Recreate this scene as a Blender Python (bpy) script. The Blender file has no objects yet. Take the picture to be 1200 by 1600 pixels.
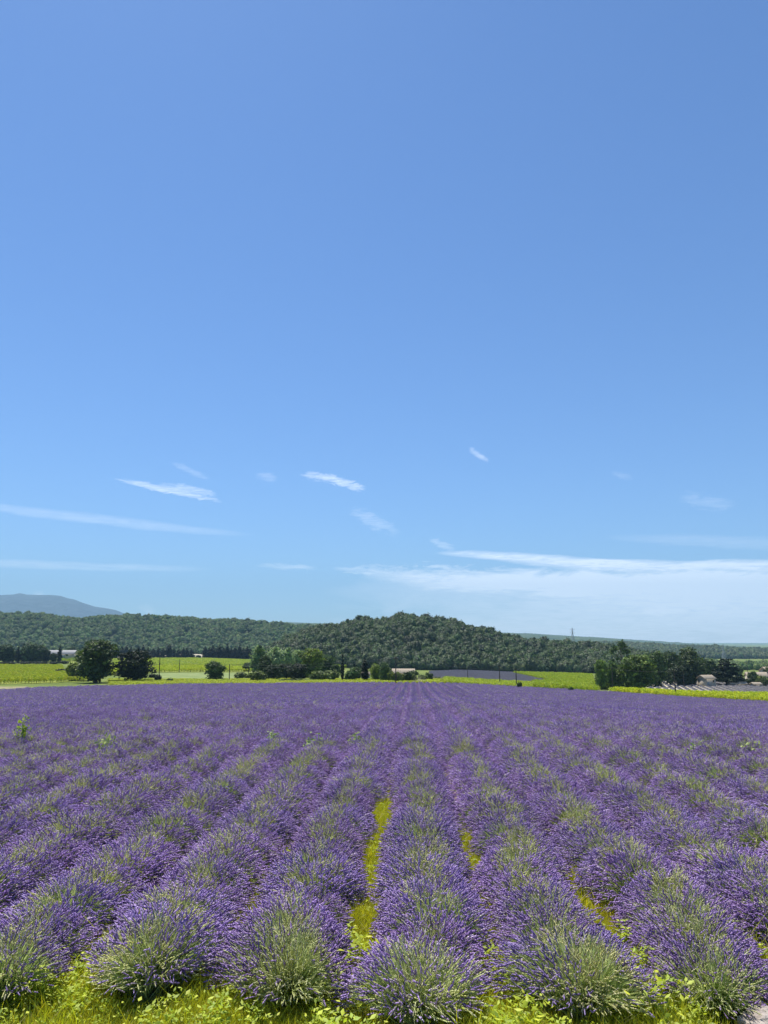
import bpy, math, random
import numpy as np
from mathutils import Vector, Matrix
R = math.radians
rng = np.random.default_rng(7)
random.seed(7)

# ------------------------------------------------------------------ camera
FPX = 1155.0                       # focal length in pixels of the 1200x1600 photo
PITCH = math.atan(203 / FPX)
YAW = math.atan(45 * math.cos(PITCH) / FPX)
CAM_H = 4.2
sc = bpy.context.scene
cd = bpy.data.cameras.new('camera')
cam = bpy.data.objects.new('camera', cd)
sc.collection.objects.link(cam)
sc.camera = cam
cd.sensor_fit = 'VERTICAL'
cd.sensor_height = 24
cd.sensor_width = 18
cd.lens = 24 * FPX / 1600
cd.clip_start = 0.1
cd.clip_end = 60000
cam.location = (0, 0, CAM_H)
cam.rotation_euler = (math.pi / 2 + PITCH, 0, YAW)

# ------------------------------------------------------------------ sun and sky
SUN_EL = 66.0
SUN_AZ = -32.0        # degrees clockwise from +Y: the sun stands ahead and to the left
sd = bpy.data.lights.new('sun', 'SUN')
sun = bpy.data.objects.new('sun', sd)
sc.collection.objects.link(sun)
sd.energy = 5.0
sd.angle = R(0.53)
sd.color = (1.0, 0.955, 0.88)
sdir = Vector((math.sin(R(SUN_AZ)) * math.cos(R(SUN_EL)), math.cos(R(SUN_AZ)) * math.cos(R(SUN_EL)), math.sin(R(SUN_EL))))
sun.rotation_euler = sdir.to_track_quat('Z', 'Y').to_euler()

sc.view_settings.view_transform = 'Standard'
sc.view_settings.look = 'None'
sc.view_settings.gamma = 1
sc.view_settings.use_curve_mapping = False
sc.view_settings.exposure = 0.5
SKY_STRENGTH = 0.079

w = bpy.data.worlds.new('World')
sc.world = w
w.use_nodes = True
nt = w.node_tree
nt.nodes.clear()
def nd(tree, typ, **kw):
    n = tree.nodes.new(typ)
    for k, v in kw.items():
        setattr(n, k, v)
    return n
def ln(tree, a, b):
    tree.links.new(a, b)
def math_node(tree, op, a, b=None, c=None, clamp=False):
    n = nd(tree, 'ShaderNodeMath', operation=op, use_clamp=clamp)
    for i, v in enumerate((a, b, c)):
        if v is None:
            continue
        if isinstance(v, (int, float)):
            n.inputs[i].default_value = v
        else:
            ln(tree, v, n.inputs[i])
    return n.outputs[0]
sky = nd(nt, 'ShaderNodeTexSky', sky_type='NISHITA')
sky.sun_disc = False
sky.sun_elevation = R(SUN_EL)
sky.sun_rotation = R(SUN_AZ)
sky.altitude = 200
sky.air_density = 1.0
sky.dust_density = 0.3
sky.ozone_density = 3.0
tc = nd(nt, 'ShaderNodeTexCoord')
sep = nd(nt, 'ShaderNodeSeparateXYZ')
ln(nt, tc.outputs['Generated'], sep.inputs[0])
# azimuth (degrees, clockwise from +Y) and elevation (degrees) of the view direction
az = math_node(nt, 'MULTIPLY', math_node(nt, 'ARCTAN2', sep.outputs[0], sep.outputs[1]), 57.29578)
el = math_node(nt, 'MULTIPLY', math_node(nt, 'ARCSINE', sep.outputs[2]), 57.29578)
def cirrus_noise(sx, sy, scale, seed, detail=6.0, rough=0.6, dist=0.6):
    cx = nd(nt, 'ShaderNodeCombineXYZ')
    ln(nt, math_node(nt, 'MULTIPLY', az, sx), cx.inputs[0])
    ln(nt, math_node(nt, 'MULTIPLY', el, sy), cx.inputs[1])
    cx.inputs[2].default_value = seed
    n = nd(nt, 'ShaderNodeTexNoise')
    ln(nt, cx.outputs[0], n.inputs['Vector'])
    n.inputs['Scale'].default_value = scale
    n.inputs['Detail'].default_value = detail
    n.inputs['Roughness'].default_value = rough
    n.inputs['Distortion'].default_value = dist
    return n.outputs['Fac']
n_fine = cirrus_noise(0.45, 1.5, 1.3, 3.1, detail=10, rough=0.68, dist=1.6)
n_wisp = cirrus_noise(0.22, 2.2, 1.6, 7.7, detail=10, rough=0.7, dist=2.0)
n_wide = cirrus_noise(0.10, 0.75, 1.0, 9.7)
n_edge = cirrus_noise(0.24, 0.9, 0.8, 5.2, detail=9, rough=0.65)
CLOUDS = []      # filled below: azimuth, elevation, half length, half width, tilt (degrees), opacity, noise
def sky_dir(px, py):
    xc, yc = (px - 600) / FPX, -(py - 800) / FPX
    fwd = math.cos(PITCH) - yc * math.sin(PITCH)
    up = math.sin(PITCH) + yc * math.cos(PITCH)
    return math.degrees(math.atan2(xc, fwd) - YAW), math.degrees(math.atan2(up, math.hypot(xc, fwd)))
def streak(x0, y0, x1, y1, wpx, op, kind='fine'):
    a0, e0 = sky_dir(x0, y0)
    a1, e1 = sky_dir(x1, y1)
    CLOUDS.append(((a0 + a1) / 2, (e0 + e1) / 2, math.hypot(a1 - a0, e1 - e0) / 2, wpx * 0.047,
                   math.atan2(e1 - e0, a1 - a0), op, kind))
streak(176, 747, 350, 784, 5, 0.50)
streak(240, 757, 340, 772, 6, 0.38)
streak(268, 722, 328, 748, 5, 0.16)
streak(-160, 772, 400, 836, 8, 0.20, 'wide')
streak(-300, 864, 340, 890, 7, 0.26, 'wide')
streak(400, 883, 495, 887, 5, 0.35)
streak(398, 743, 434, 748, 7, 0.13)
streak(468, 740, 545, 752, 7, 0.48)
streak(510, 748, 572, 764, 8, 0.48)
streak(545, 796, 625, 834, 11, 0.20)
streak(732, 700, 764, 722, 5, 0.36)
streak(955, 738, 990, 748, 5, 0.10)
streak(1060, 778, 1150, 790, 11, 0.13)
streak(670, 843, 712, 858, 6, 0.26)
streak(940, 838, 1400, 856, 10, 0.14, 'wide')
streak(520, 889, 640, 897, 6, 0.45)
streak(680, 862, 1000, 882, 9, 0.75, 'wide')
streak(770, 876, 1500, 890, 12, 0.95, 'wide')
streak(540, 890, 1100, 912, 15, 0.62, 'fine')
streak(560, 906, 1500, 914, 22, 0.90, 'edge')
streak(640, 900, 2100, 912, 24, 0.75, 'edge')
streak(500, 925, 1500, 935, 26, 0.35, 'edge')
streak(740, 932, 2300, 940, 40, 0.62, 'edge')
streak(500, 985, 2300, 985, 75, 0.50, 'edge')
streak(215, 950, 245, 954, 7, 0.25)
streak(50, 928, 70, 930, 5, 0.35)
total = None
for (ca, ce, hl, hw, tilt, op, kind) in CLOUDS:
    da = math_node(nt, 'SUBTRACT', az, ca)
    de = math_node(nt, 'SUBTRACT', el, ce)
    u = math_node(nt, 'ADD', math_node(nt, 'MULTIPLY', da, math.cos(tilt) / hl), math_node(nt, 'MULTIPLY', de, math.sin(tilt) / hl))
    v = math_node(nt, 'ADD', math_node(nt, 'MULTIPLY', da, -math.sin(tilt) / hw), math_node(nt, 'MULTIPLY', de, math.cos(tilt) / hw))
    nz = {'fine': n_fine, 'wide': n_wide, 'edge': n_edge}[kind]
    v = math_node(nt, 'ADD', v, math_node(nt, 'MULTIPLY', math_node(nt, 'SUBTRACT', nz, 0.5), {'fine': 4.2, 'wide': 2.0, 'edge': 2.6}[kind]))
    u2 = math_node(nt, 'POWER', math_node(nt, 'ABSOLUTE', u), 3.0)
    r2 = math_node(nt, 'ADD', u2, math_node(nt, 'MULTIPLY', v, v))
    m = math_node(nt, 'SUBTRACT', 1.0, r2, clamp=True)
    gain, off = {'fine': (2.4, -0.62), 'wide': (2.0, -0.35), 'edge': (1.6, 0.10)}[kind]
    m = math_node(nt, 'MULTIPLY', math_node(nt, 'POWER', m, 0.9), math_node(nt, 'MULTIPLY_ADD', n_wisp, gain, off, clamp=True))
    m = math_node(nt, 'MULTIPLY', m, op * 1.3)
    total = m if total is None else math_node(nt, 'MAXIMUM', math_node(nt, 'MULTIPLY_ADD', total, 1.0, 0.0), math_node(nt, 'ADD', m, math_node(nt, 'MULTIPLY', total, 0.35)))
total = math_node(nt, 'MINIMUM', total, 0.85)
tint = nd(nt, 'ShaderNodeMix', data_type='RGBA', blend_type='MULTIPLY')
tint.inputs['Factor'].default_value = 1.0
ln(nt, sky.outputs[0], tint.inputs['A'])
tint.inputs['B'].default_value = (0.76, 1.02, 1.34, 1)
SKY_TINT = tint
mixc = nd(nt, 'ShaderNodeMix', data_type='RGBA')
ln(nt, total, mixc.inputs['Factor'])
ln(nt, tint.outputs['Result'], mixc.inputs['A'])
CL = 1.15 / SKY_STRENGTH
mixc.inputs['B'].default_value = (CL * 0.93, CL * 0.97, CL * 1.06, 1)
bg = nd(nt, 'ShaderNodeBackground')
bg.inputs['Strength'].default_value = SKY_STRENGTH
ln(nt, mixc.outputs['Result'], bg.inputs['Color'])
wo = nd(nt, 'ShaderNodeOutputWorld')
ln(nt, bg.outputs[0], wo.inputs['Surface'])

# ------------------------------------------------------------------ helpers
C = sc.collection
CF = Vector((-math.sin(YAW), math.cos(YAW), 0))
CR = Vector((math.cos(YAW), math.sin(YAW), 0))
cp, sp = math.cos(PITCH), math.sin(PITCH)

def at(px, py, D):
    """world point on the ray through photo pixel (px, py) at horizontal depth D"""
    xc, yc = (px - 600) / FPX, -(py - 800) / FPX
    fwd = cp - yc * sp
    up = sp + yc * cp
    s = D / fwd
    p = CR * (xc * s) + CF * D
    return Vector((p.x, p.y, CAM_H + up * s))

def project(x, y, z):
    L = x * CR.x + y * CR.y
    D = x * CF.x + y * CF.y
    h = z - CAM_H
    zc = D * cp + h * sp
    yc = -D * sp + h * cp
    zc = np.where(np.abs(zc) < 1e-6, 1e-6, zc)
    return 600 + FPX * L / zc, 800 - FPX * yc / zc, D

# terrain: pixel row at which the ground shows, by photo column and depth
T_PX = np.array([-500, 0, 300, 600, 700, 800, 950, 1080, 1200, 1700.])
T_D = [190, 250, 300, 400, 550, 800, 1400, 3000, 10000, 24000]
T_PY = [
    [1081, 1079, 1072.5, 1070, 1070, 1075.5, 1084, 1093, 1100, 1109],
    [1065, 1064, 1063.5, 1063.5, 1065, 1071, 1079, 1084, 1085, 1090],
    [1057, 1056, 1056, 1058, 1060, 1065, 1072, 1075, 1076, 1079],
    [1046, 1046, 1046, 1052, 1055, 1057, 1062, 1063, 1062, 1064],
    [1036, 1036, 1037, 1046, 1048, 1050, 1053, 1053, 1052, 1054],
    [1028, 1028, 1028.5, 1040, 1042, 1043, 1045, 1045, 1044, 1046],
    [1020.5, 1020.5, 1021, 1029, 1031, 1032, 1033, 1034, 1034, 1034],
    [1014, 1014, 1014, 1015, 1016, 1018, 1020, 1020, 1020, 1020],
    [1007] * 10, [1004.5] * 10]
hh = np.zeros((len(T_D), len(T_PX)))
for i, D in enumerate(T_D):
    for j, px in enumerate(T_PX):
        hh[i, j] = at(px, T_PY[i][j], D).z
near_D = [1.0, 20, 32, 60, 103]
near_s = [0, 0, 0.015, 0.20, 0.575]
rows_ = [[hh[0, j] * s for j in range(len(T_PX))] for s in near_s]
tab = np.vstack([np.array(rows_), hh])
tabD = np.log(np.array(near_D + T_D, float))
tabA = np.arctan((T_PX - 600) * cp / FPX)
GA = np.linspace(tabA[0], tabA[-1], 220)
GD = np.linspace(0, math.log(24000), 320)
t1 = np.array([np.interp(GA, tabA, tab[i]) for i in range(tab.shape[0])])
t2 = np.array([np.interp(GD, tabD, t1[:, j]) for j in range(len(GA))]).T
def blur(a, n, axis):
    k = np.hanning(n + 2)[1:-1]
    k /= k.sum()
    pad = [(0, 0), (0, 0)]
    pad[axis] = (n // 2, n // 2)
    return np.apply_along_axis(lambda m: np.convolve(m, k, 'valid'), axis, np.pad(a, pad, mode='edge'))
t2 = blur(blur(t2, 19, 1), 11, 0)

def ground(x, y):
    x = np.asarray(x, float); y = np.asarray(y, float)
    L = x * CR.x + y * CR.y
    D = x * CF.x + y * CF.y
    r = np.hypot(L, D)
    a = np.arctan2(L, D)
    ac = np.clip(a, GA[0], GA[-1])
    De = np.clip(r * np.cos(ac), 1.0, 23999)
    fi = np.log(De) / GD[-1] * (len(GD) - 1)
    fj = (ac - GA[0]) / (GA[-1] - GA[0]) * (len(GA) - 1)
    i0 = np.clip(fi.astype(int), 0, len(GD) - 2); j0 = np.clip(fj.astype(int), 0, len(GA) - 2)
    u, v = fi - i0, fj - j0
    z = (t2[i0, j0] * (1 - u) * (1 - v) + t2[i0 + 1, j0] * u * (1 - v) + t2[i0, j0 + 1] * (1 - u) * v + t2[i0 + 1, j0 + 1] * u * v)
    return z

def hit(px, py):
    """where the ray through a photo pixel meets the ground"""
    lo = None
    for D in np.geomspace(6, 20000, 900):
        p = at(px, py, D)
        if p.z <= float(ground(p.x, p.y)):
            return Vector((p.x, p.y, float(ground(p.x, p.y)))), float(D)
    p = at(px, py, 20000)
    return p, 20000.0

def tag(o, label=None, cat=None, group=None, kind=None):
    if label: o['label'] = label
    if cat: o['category'] = cat
    if group: o['group'] = group
    if kind: o['kind'] = kind
    return o

def empty(name, loc, rz=0, s=1):
    o = bpy.data.objects.new(name, None)
    o.empty_display_size = 0.2
    C.objects.link(o)
    o.location = loc
    o.rotation_euler = (0, 0, rz)
    o.scale = (s, s, s) if isinstance(s, (int, float)) else s
    return o

class Geo:
    """collects vertices, faces, a per-vertex tint and a per-face material index"""
    def __init__(self):
        self.v, self.f3, self.f4, self.t = [], [], [], []
        self.m3, self.m4 = [], []
        self.n = 0
    def add(self, v, f, tint=0.5, mat=0):
        v = np.asarray(v, float).reshape(-1, 3)
        f = np.asarray(f, int)
        t = np.full(len(v), tint) if np.isscalar(tint) else np.asarray(tint, float)
        self.v.append(v); self.t.append(t)
        if f.shape[1] == 3:
            self.f3.append(f + self.n); self.m3.append(np.full(len(f), mat))
        else:
            self.f4.append(f + self.n); self.m4.append(np.full(len(f), mat))
        self.n += len(v)
        return self
    def mesh(self, name, mats, smooth=False):
        me = bpy.data.meshes.new(name)
        v = np.vstack(self.v)
        f3 = np.vstack(self.f3) if self.f3 else np.zeros((0, 3), int)
        f4 = np.vstack(self.f4) if self.f4 else np.zeros((0, 4), int)
        me.vertices.add(len(v)); me.vertices.foreach_set('co', v.ravel())
        loops = np.concatenate([f3.ravel(), f4.ravel()])
        me.loops.add(len(loops)); me.loops.foreach_set('vertex_index', loops)
        n3, n4 = len(f3), len(f4)
        me.polygons.add(n3 + n4)
        st = np.concatenate([np.arange(n3) * 3, n3 * 3 + np.arange(n4) * 4])
        me.polygons.foreach_set('loop_start', st)
        mi = np.concatenate(self.m3 + self.m4) if (self.m3 or self.m4) else np.zeros(0)
        me.polygons.foreach_set('material_index', mi.astype(np.int32))
        if smooth:
            me.polygons.foreach_set('use_smooth', np.ones(n3 + n4, bool))
        a = me.attributes.new('tint', 'FLOAT', 'POINT')
        a.data.foreach_set('value', np.concatenate(self.t))
        for m in mats:
            me.materials.append(m)
        me.update(calc_edges=True)
        return me

def obj(name, me, parent=None, loc=(0, 0, 0)):
    o = bpy.data.objects.new(name, me)
    C.objects.link(o)
    o.parent = parent
    o.location = loc
    return o

def box(g, c, s, rz=0, tint=0.5, mat=0):
    x, y, z = s[0] / 2, s[1] / 2, s[2] / 2
    v = np.array([[-x, -y, -z], [x, -y, -z], [x, y, -z], [-x, y, -z], [-x, -y, z], [x, -y, z], [x, y, z], [-x, y, z]])
    cr, sr = math.cos(rz), math.sin(rz)
    v = v @ np.array([[cr, sr, 0], [-sr, cr, 0], [0, 0, 1]]) + np.array(c)
    f = [[0, 3, 2, 1], [4, 5, 6, 7], [0, 1, 5, 4], [1, 2, 6, 5], [2, 3, 7, 6], [3, 0, 4, 7]]
    g.add(v, f, tint, mat)

def tube(g, pts, rad, n=6, tint=0.5, mat=0):
    pts = np.array(pts, float)
    rad = np.full(len(pts), rad) if np.isscalar(rad) else np.array(rad)
    d = np.gradient(pts, axis=0)
    d /= np.linalg.norm(d, axis=1)[:, None] + 1e-9
    ref = np.array([0.31, 0.95, 0.05])
    b = np.cross(d, ref); b /= np.linalg.norm(b, axis=1)[:, None]
    c = np.cross(d, b)
    a = np.linspace(0, 2 * math.pi, n, endpoint=False)
    v = pts[:, None] + rad[:, None, None] * (np.cos(a)[None, :, None] * b[:, None] + np.sin(a)[None, :, None] * c[:, None])
    m = len(pts)
    f = [[i * n + j, i * n + (j + 1) % n, (i + 1) * n + (j + 1) % n, (i + 1) * n + j] for i in range(m - 1) for j in range(n)]
    g.add(v.reshape(-1, 3), f, tint, mat)
    cap = np.vstack([v[-1], pts[-1:]])
    g.add(cap, [[j, (j + 1) % n, n] for j in range(n)], tint, mat)

def unit(a):
    return a / (np.linalg.norm(a, axis=1)[:, None] + 1e-9)

def ribbons(g, P, W, tint, mat):
    """P: (n, k, 3) centre lines, W: (n, k) half widths; flat blades that taper"""
    n, k, _ = P.shape
    d = unit(P[:, -1] - P[:, 0])
    side = unit(np.cross(d, rng.normal(size=(n, 3))))
    A = P - side[:, None] * W[..., None]
    B = P + side[:, None] * W[..., None]
    v = np.stack([A, B], 2).reshape(n, k * 2, 3)
    base = np.arange(n)[:, None] * (k * 2)
    f = []
    for i in range(k - 1):
        f.append(np.stack([base[:, 0] + 2 * i, base[:, 0] + 2 * i + 1, base[:, 0] + 2 * i + 3, base[:, 0] + 2 * i + 2], 1))
    g.add(v.reshape(-1, 3), np.vstack(f), np.repeat(tint, k * 2), mat)

def leaves(g, P, N, size, tint, mat=0, aspect=1.7):
    """one folded leaf-sized face pair per point"""
    n = len(P)
    t = unit(np.cross(N, rng.normal(size=(n, 3))))
    b = np.cross(N, t)
    s = size[:, None]
    v = np.stack([P - t * s * 0.5 * aspect, P - b * s * 0.42 - N * s * 0.08, P + t * s * 0.5 * aspect, P + b * s * 0.42 - N * s * 0.08], 1)
    base = np.arange(n)[:, None] * 4
    f = np.vstack([np.hstack([base, base + 1, base + 2]), np.hstack([base, base + 2, base + 3])])
    g.add(v.reshape(-1, 3), f, np.repeat(tint, 4), mat)

# ------------------------------------------------------------------ materials
def new_mat(name):
    m = bpy.data.materials.new(name)
    m.use_nodes = True
    m.node_tree.nodes.clear()
    return m, m.node_tree

def ramp(t, fac, stops):
    r = nd(t, 'ShaderNodeValToRGB')
    cr = r.color_ramp
    while len(cr.elements) > 1:
        cr.elements.remove(cr.elements[-1])
    cr.elements[0].position = stops[0][0]; cr.elements[0].color = (*stops[0][1], 1)
    for p, c in stops[1:]:
        e = cr.elements.new(p); e.color = (*c, 1)
    ln(t, fac, r.inputs[0])
    return r.outputs[0]

def leaf_mat(name, stops, transl=0.3, rnd=0.35, huev=0.03, rough=0.6, use_obj_color=False, spec=0.15, gloss=True):
    """foliage: colour from the leaf's own tint, varied plant by plant; some light passes through"""
    m, t = new_mat(name)
    at_ = nd(t, 'ShaderNodeAttribute', attribute_name='tint')
    col = ramp(t, at_.outputs['Fac'], stops)
    oi = nd(t, 'ShaderNodeObjectInfo')
    hsv = nd(t, 'ShaderNodeHueSaturation')
    ln(t, col, hsv.inputs['Color'])
    ln(t, math_node(t, 'MULTIPLY_ADD', oi.outputs['Random'], rnd, 1 - rnd / 2), hsv.inputs['Value'])
    r2 = math_node(t, 'FRACT', math_node(t, 'MULTIPLY', oi.outputs['Random'], 17.3))
    ln(t, math_node(t, 'MULTIPLY_ADD', r2, huev * min(1, rnd * 3), 0.5 - huev * 0.6 * min(1, rnd * 3)), hsv.inputs['Hue'])
    c = hsv.outputs[0]
    if use_obj_color:
        mx = nd(t, 'ShaderNodeMix', data_type='RGBA', blend_type='MULTIPLY')
        mx.inputs['Factor'].default_value = 1
        ln(t, c, mx.inputs['A']); ln(t, oi.outputs['Color'], mx.inputs['B'])
        c = mx.outputs['Result']
    df = nd(t, 'ShaderNodeBsdfDiffuse'); ln(t, c, df.inputs['Color'])
    tr = nd(t, 'ShaderNodeBsdfTranslucent'); ln(t, c, tr.inputs['Color'])
    mxs = nd(t, 'ShaderNodeMixShader'); mxs.inputs[0].default_value = transl
    ln(t, df.outputs[0], mxs.inputs[1]); ln(t, tr.outputs[0], mxs.inputs[2])
    sh = mxs.outputs[0]
    if gloss:
        gl = nd(t, 'ShaderNodeBsdfGlossy'); gl.inputs['Roughness'].default_value = rough
        gl.inputs['Color'].default_value = (1, 1, 1, 1)
        m2 = nd(t, 'ShaderNodeMixShader'); m2.inputs[0].default_value = spec * 0.2
        ln(t, sh, m2.inputs[1]); ln(t, gl.outputs[0], m2.inputs[2])
        sh = m2.outputs[0]
    out = nd(t, 'ShaderNodeOutputMaterial')
    ln(t, sh, out.inputs['Surface'])
    return m

def noise_mat(name, stops, scale=1.0, detail=6, rough=0.9, bump=0.3, bump_scale=None, stretch=(1, 1, 1), distort=0.0):
    m, t = new_mat(name)
    tcn = nd(t, 'ShaderNodeTexCoord')
    mp = nd(t, 'ShaderNodeMapping'); mp.inputs['Scale'].default_value = stretch
    ln(t, tcn.outputs['Object'], mp.inputs[0])
    n = nd(t, 'ShaderNodeTexNoise'); n.inputs['Scale'].default_value = scale; n.inputs['Detail'].default_value = detail
    n.inputs['Roughness'].default_value = 0.62; n.inputs['Distortion'].default_value = distort
    ln(t, mp.outputs[0], n.inputs['Vector'])
    col = ramp(t, n.outputs['Fac'], stops)
    b = nd(t, 'ShaderNodeBsdfPrincipled'); b.inputs['Roughness'].default_value = rough
    b.inputs['Specular IOR Level'].default_value = 0.2
    ln(t, col, b.inputs['Base Color'])
    if bump:
        n2 = nd(t, 'ShaderNodeTexNoise'); n2.inputs['Scale'].default_value = bump_scale or scale * 3; n2.inputs['Detail'].default_value = 5
        ln(t, mp.outputs[0], n2.inputs['Vector'])
        bp = nd(t, 'ShaderNodeBump'); bp.inputs['Strength'].default_value = bump; bp.inputs['Distance'].default_value = 1.0 / (bump_scale or scale * 3)
        ln(t, n2.outputs['Fac'], bp.inputs['Height']); ln(t, bp.outputs[0], b.inputs['Normal'])
    o = nd(t, 'ShaderNodeOutputMaterial'); ln(t, b.outputs[0], o.inputs['Surface'])
    return m

M = {}
M['spike'] = leaf_mat('lavender_flower', [(0.0, (0.76, 0.78, 0.30)), (0.14, (0.66, 0.66, 0.38)), (0.20, (0.44, 0.37, 0.46)), (0.36, (0.32, 0.20, 0.50)), (0.55, (0.47, 0.325, 0.67)), (0.8, (0.63, 0.47, 0.79)), (1.0, (0.78, 0.66, 0.88))], transl=0.35, rnd=0.25, spec=0.05)
M['stem'] = leaf_mat('lavender_stem', [(0.0, (0.22, 0.31, 0.08)), (0.5, (0.44, 0.53, 0.17)), (1.0, (0.68, 0.73, 0.30))], transl=0.35, rnd=0.25)
M['lavleaf'] = leaf_mat('lavender_leaf', [(0.0, (0.12, 0.16, 0.06)), (0.5, (0.24, 0.31, 0.13)), (1.0, (0.38, 0.46, 0.22))], transl=0.25, rnd=0.3)
M['grass'] = leaf_mat('grass_blade', [(0.0, (0.20, 0.24, 0.012)), (0.4, (0.46, 0.50, 0.015)), (0.8, (0.68, 0.66, 0.03)), (1.0, (0.75, 0.66, 0.30))], transl=0.45, rnd=0.4)
M['weed'] = leaf_mat('weed_leaf', [(0.0, (0.20, 0.32, 0.015)), (0.5, (0.50, 0.60, 0.03)), (1.0, (0.75, 0.78, 0.08))], transl=0.45, rnd=0.2)
M['tree'] = leaf_mat('tree_leaf', [(0.0, (0.018, 0.032, 0.010)), (0.5, (0.055, 0.09, 0.018)), (1.0, (0.14, 0.20, 0.035))], transl=0.3, rnd=0.1, use_obj_color=True)
M['forest'] = leaf_mat('forest_leaf', [(0.0, (0.022, 0.036, 0.014)), (0.45, (0.085, 0.125, 0.036)), (1.0, (0.18, 0.225, 0.065))], transl=0.2, rnd=0.85, huev=0.07, use_obj_color=True)
M['vine'] = leaf_mat('vine_leaf', [(0.0, (0.13, 0.22, 0.01)), (0.5, (0.30, 0.42, 0.012)), (1.0, (0.48, 0.56, 0.02))], transl=0.4, rnd=0.3, use_obj_color=True)
M['bark'] = noise_mat('bark', [(0.3, (0.05, 0.038, 0.028)), (0.7, (0.13, 0.105, 0.08))], scale=4, stretch=(3, 3, 0.6))
M['soil'] = noise_mat('field_soil', [(0.3, (0.30, 0.22, 0.13)), (0.6, (0.42, 0.33, 0.21))], scale=3)
M['wood'] = noise_mat('pole_wood', [(0.3, (0.045, 0.036, 0.03)), (0.7, (0.10, 0.085, 0.07))], scale=5, stretch=(4, 4, 0.5))
M['stonewall'] = noise_mat('rendered_wall', [(0.3, (0.36, 0.31, 0.24)), (0.7, (0.52, 0.46, 0.36))], scale=1.5)
M['rooftile'] = noise_mat('clay_roof', [(0.3, (0.36, 0.28, 0.20)), (0.7, (0.52, 0.44, 0.33))], scale=2.5, bump=0.2)
M['metalroof'] = noise_mat('sheet_roof', [(0.3, (0.19, 0.19, 0.20)), (0.7, (0.26, 0.26, 0.27))], scale=0.8, rough=0.5, bump=0)
M['dryverge'] = noise_mat('dry_verge', [(0.35, (0.17, 0.17, 0.06)), (0.65, (0.34, 0.29, 0.16))], scale=0.5, detail=8, bump=0.1)
M['palesoil'] = noise_mat('pale_soil', [(0.35, (0.38, 0.33, 0.22)), (0.65, (0.50, 0.44, 0.32))], scale=0.1, detail=8, bump=0.1)
M['dark'] = noise_mat('dark_opening', [(0.3, (0.03, 0.028, 0.025)), (0.7, (0.05, 0.045, 0.04))], scale=3, bump=0)
M['shutter'] = noise_mat('painted_shutter', [(0.3, (0.22, 0.25, 0.27)), (0.7, (0.28, 0.31, 0.33))], scale=3, bump=0)
M['steel'] = noise_mat('galvanised_steel', [(0.3, (0.25, 0.26, 0.27)), (0.7, (0.36, 0.37, 0.38))], scale=2, rough=0.5, bump=0)
M['wire'] = noise_mat('wire', [(0.3, (0.10, 0.10, 0.10)), (0.7, (0.16, 0.16, 0.16))], scale=2, rough=0.5, bump=0)
M['rock'] = noise_mat('limestone', [(0.25, (0.16, 0.13, 0.11)), (0.42, (0.33, 0.28, 0.24)), (0.7, (0.50, 0.44, 0.38))], scale=6, detail=10, bump=0.8, bump_scale=22)
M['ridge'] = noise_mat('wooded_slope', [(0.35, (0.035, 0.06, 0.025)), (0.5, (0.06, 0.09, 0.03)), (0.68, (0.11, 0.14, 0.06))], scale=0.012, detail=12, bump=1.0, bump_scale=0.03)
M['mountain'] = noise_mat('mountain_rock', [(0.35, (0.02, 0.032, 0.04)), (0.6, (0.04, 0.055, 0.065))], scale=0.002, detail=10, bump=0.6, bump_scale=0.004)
M['forestfloor'] = noise_mat('forest_floor', [(0.3, (0.03, 0.045, 0.018)), (0.7, (0.06, 0.08, 0.03))], scale=0.1, bump=0)
M['lavfar'] = leaf_mat('lavender_flower_grey', [(0.0, (0.40, 0.42, 0.34)), (0.3, (0.33, 0.31, 0.36)), (1.0, (0.42, 0.38, 0.48))], transl=0.3, rnd=0.3)
M['deadleaf'] = leaf_mat('dry_stalk', [(0.0, (0.35, 0.30, 0.20)), (1.0, (0.72, 0.64, 0.50))], transl=0.3, rnd=0.2)

# ground material: grass beyond the field, pale soil under the lavender (both by real world position)
def ground_mat():
    m, t = new_mat('ground')
    tcn = nd(t, 'ShaderNodeTexCoord')
    n1 = nd(t, 'ShaderNodeTexNoise'); n1.inputs['Scale'].default_value = 0.03; n1.inputs['Detail'].default_value = 8
    n2 = nd(t, 'ShaderNodeTexNoise'); n2.inputs['Scale'].default_value = 2.2; n2.inputs['Detail'].default_value = 8
    for n in (n1, n2): ln(t, tcn.outputs['Object'], n.inputs['Vector'])
    mixf = math_node(t, 'MULTIPLY_ADD', n2.outputs['Fac'], 0.5, math_node(t, 'MULTIPLY', n1.outputs['Fac'], 0.5))
    c = ramp(t, mixf, [(0.36, (0.07, 0.10, 0.025)), (0.48, (0.13, 0.17, 0.035)), (0.58, (0.20, 0.23, 0.06)), (0.70, (0.36, 0.32, 0.17))])
    b = nd(t, 'ShaderNodeBsdfPrincipled'); b.inputs['Roughness'].default_value = 0.95; b.inputs['Specular IOR Level'].default_value = 0.1
    ln(t, c, b.inputs['Base Color'])
    bp = nd(t, 'ShaderNodeBump'); bp.inputs['Strength'].default_value = 0.5; bp.inputs['Distance'].default_value = 0.1
    ln(t, n2.outputs['Fac'], bp.inputs['Height']); ln(t, bp.outputs[0], b.inputs['Normal'])
    o = nd(t, 'ShaderNodeOutputMaterial'); ln(t, b.outputs[0], o.inputs['Surface'])
    return m
M['ground'] = ground_mat()

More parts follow.
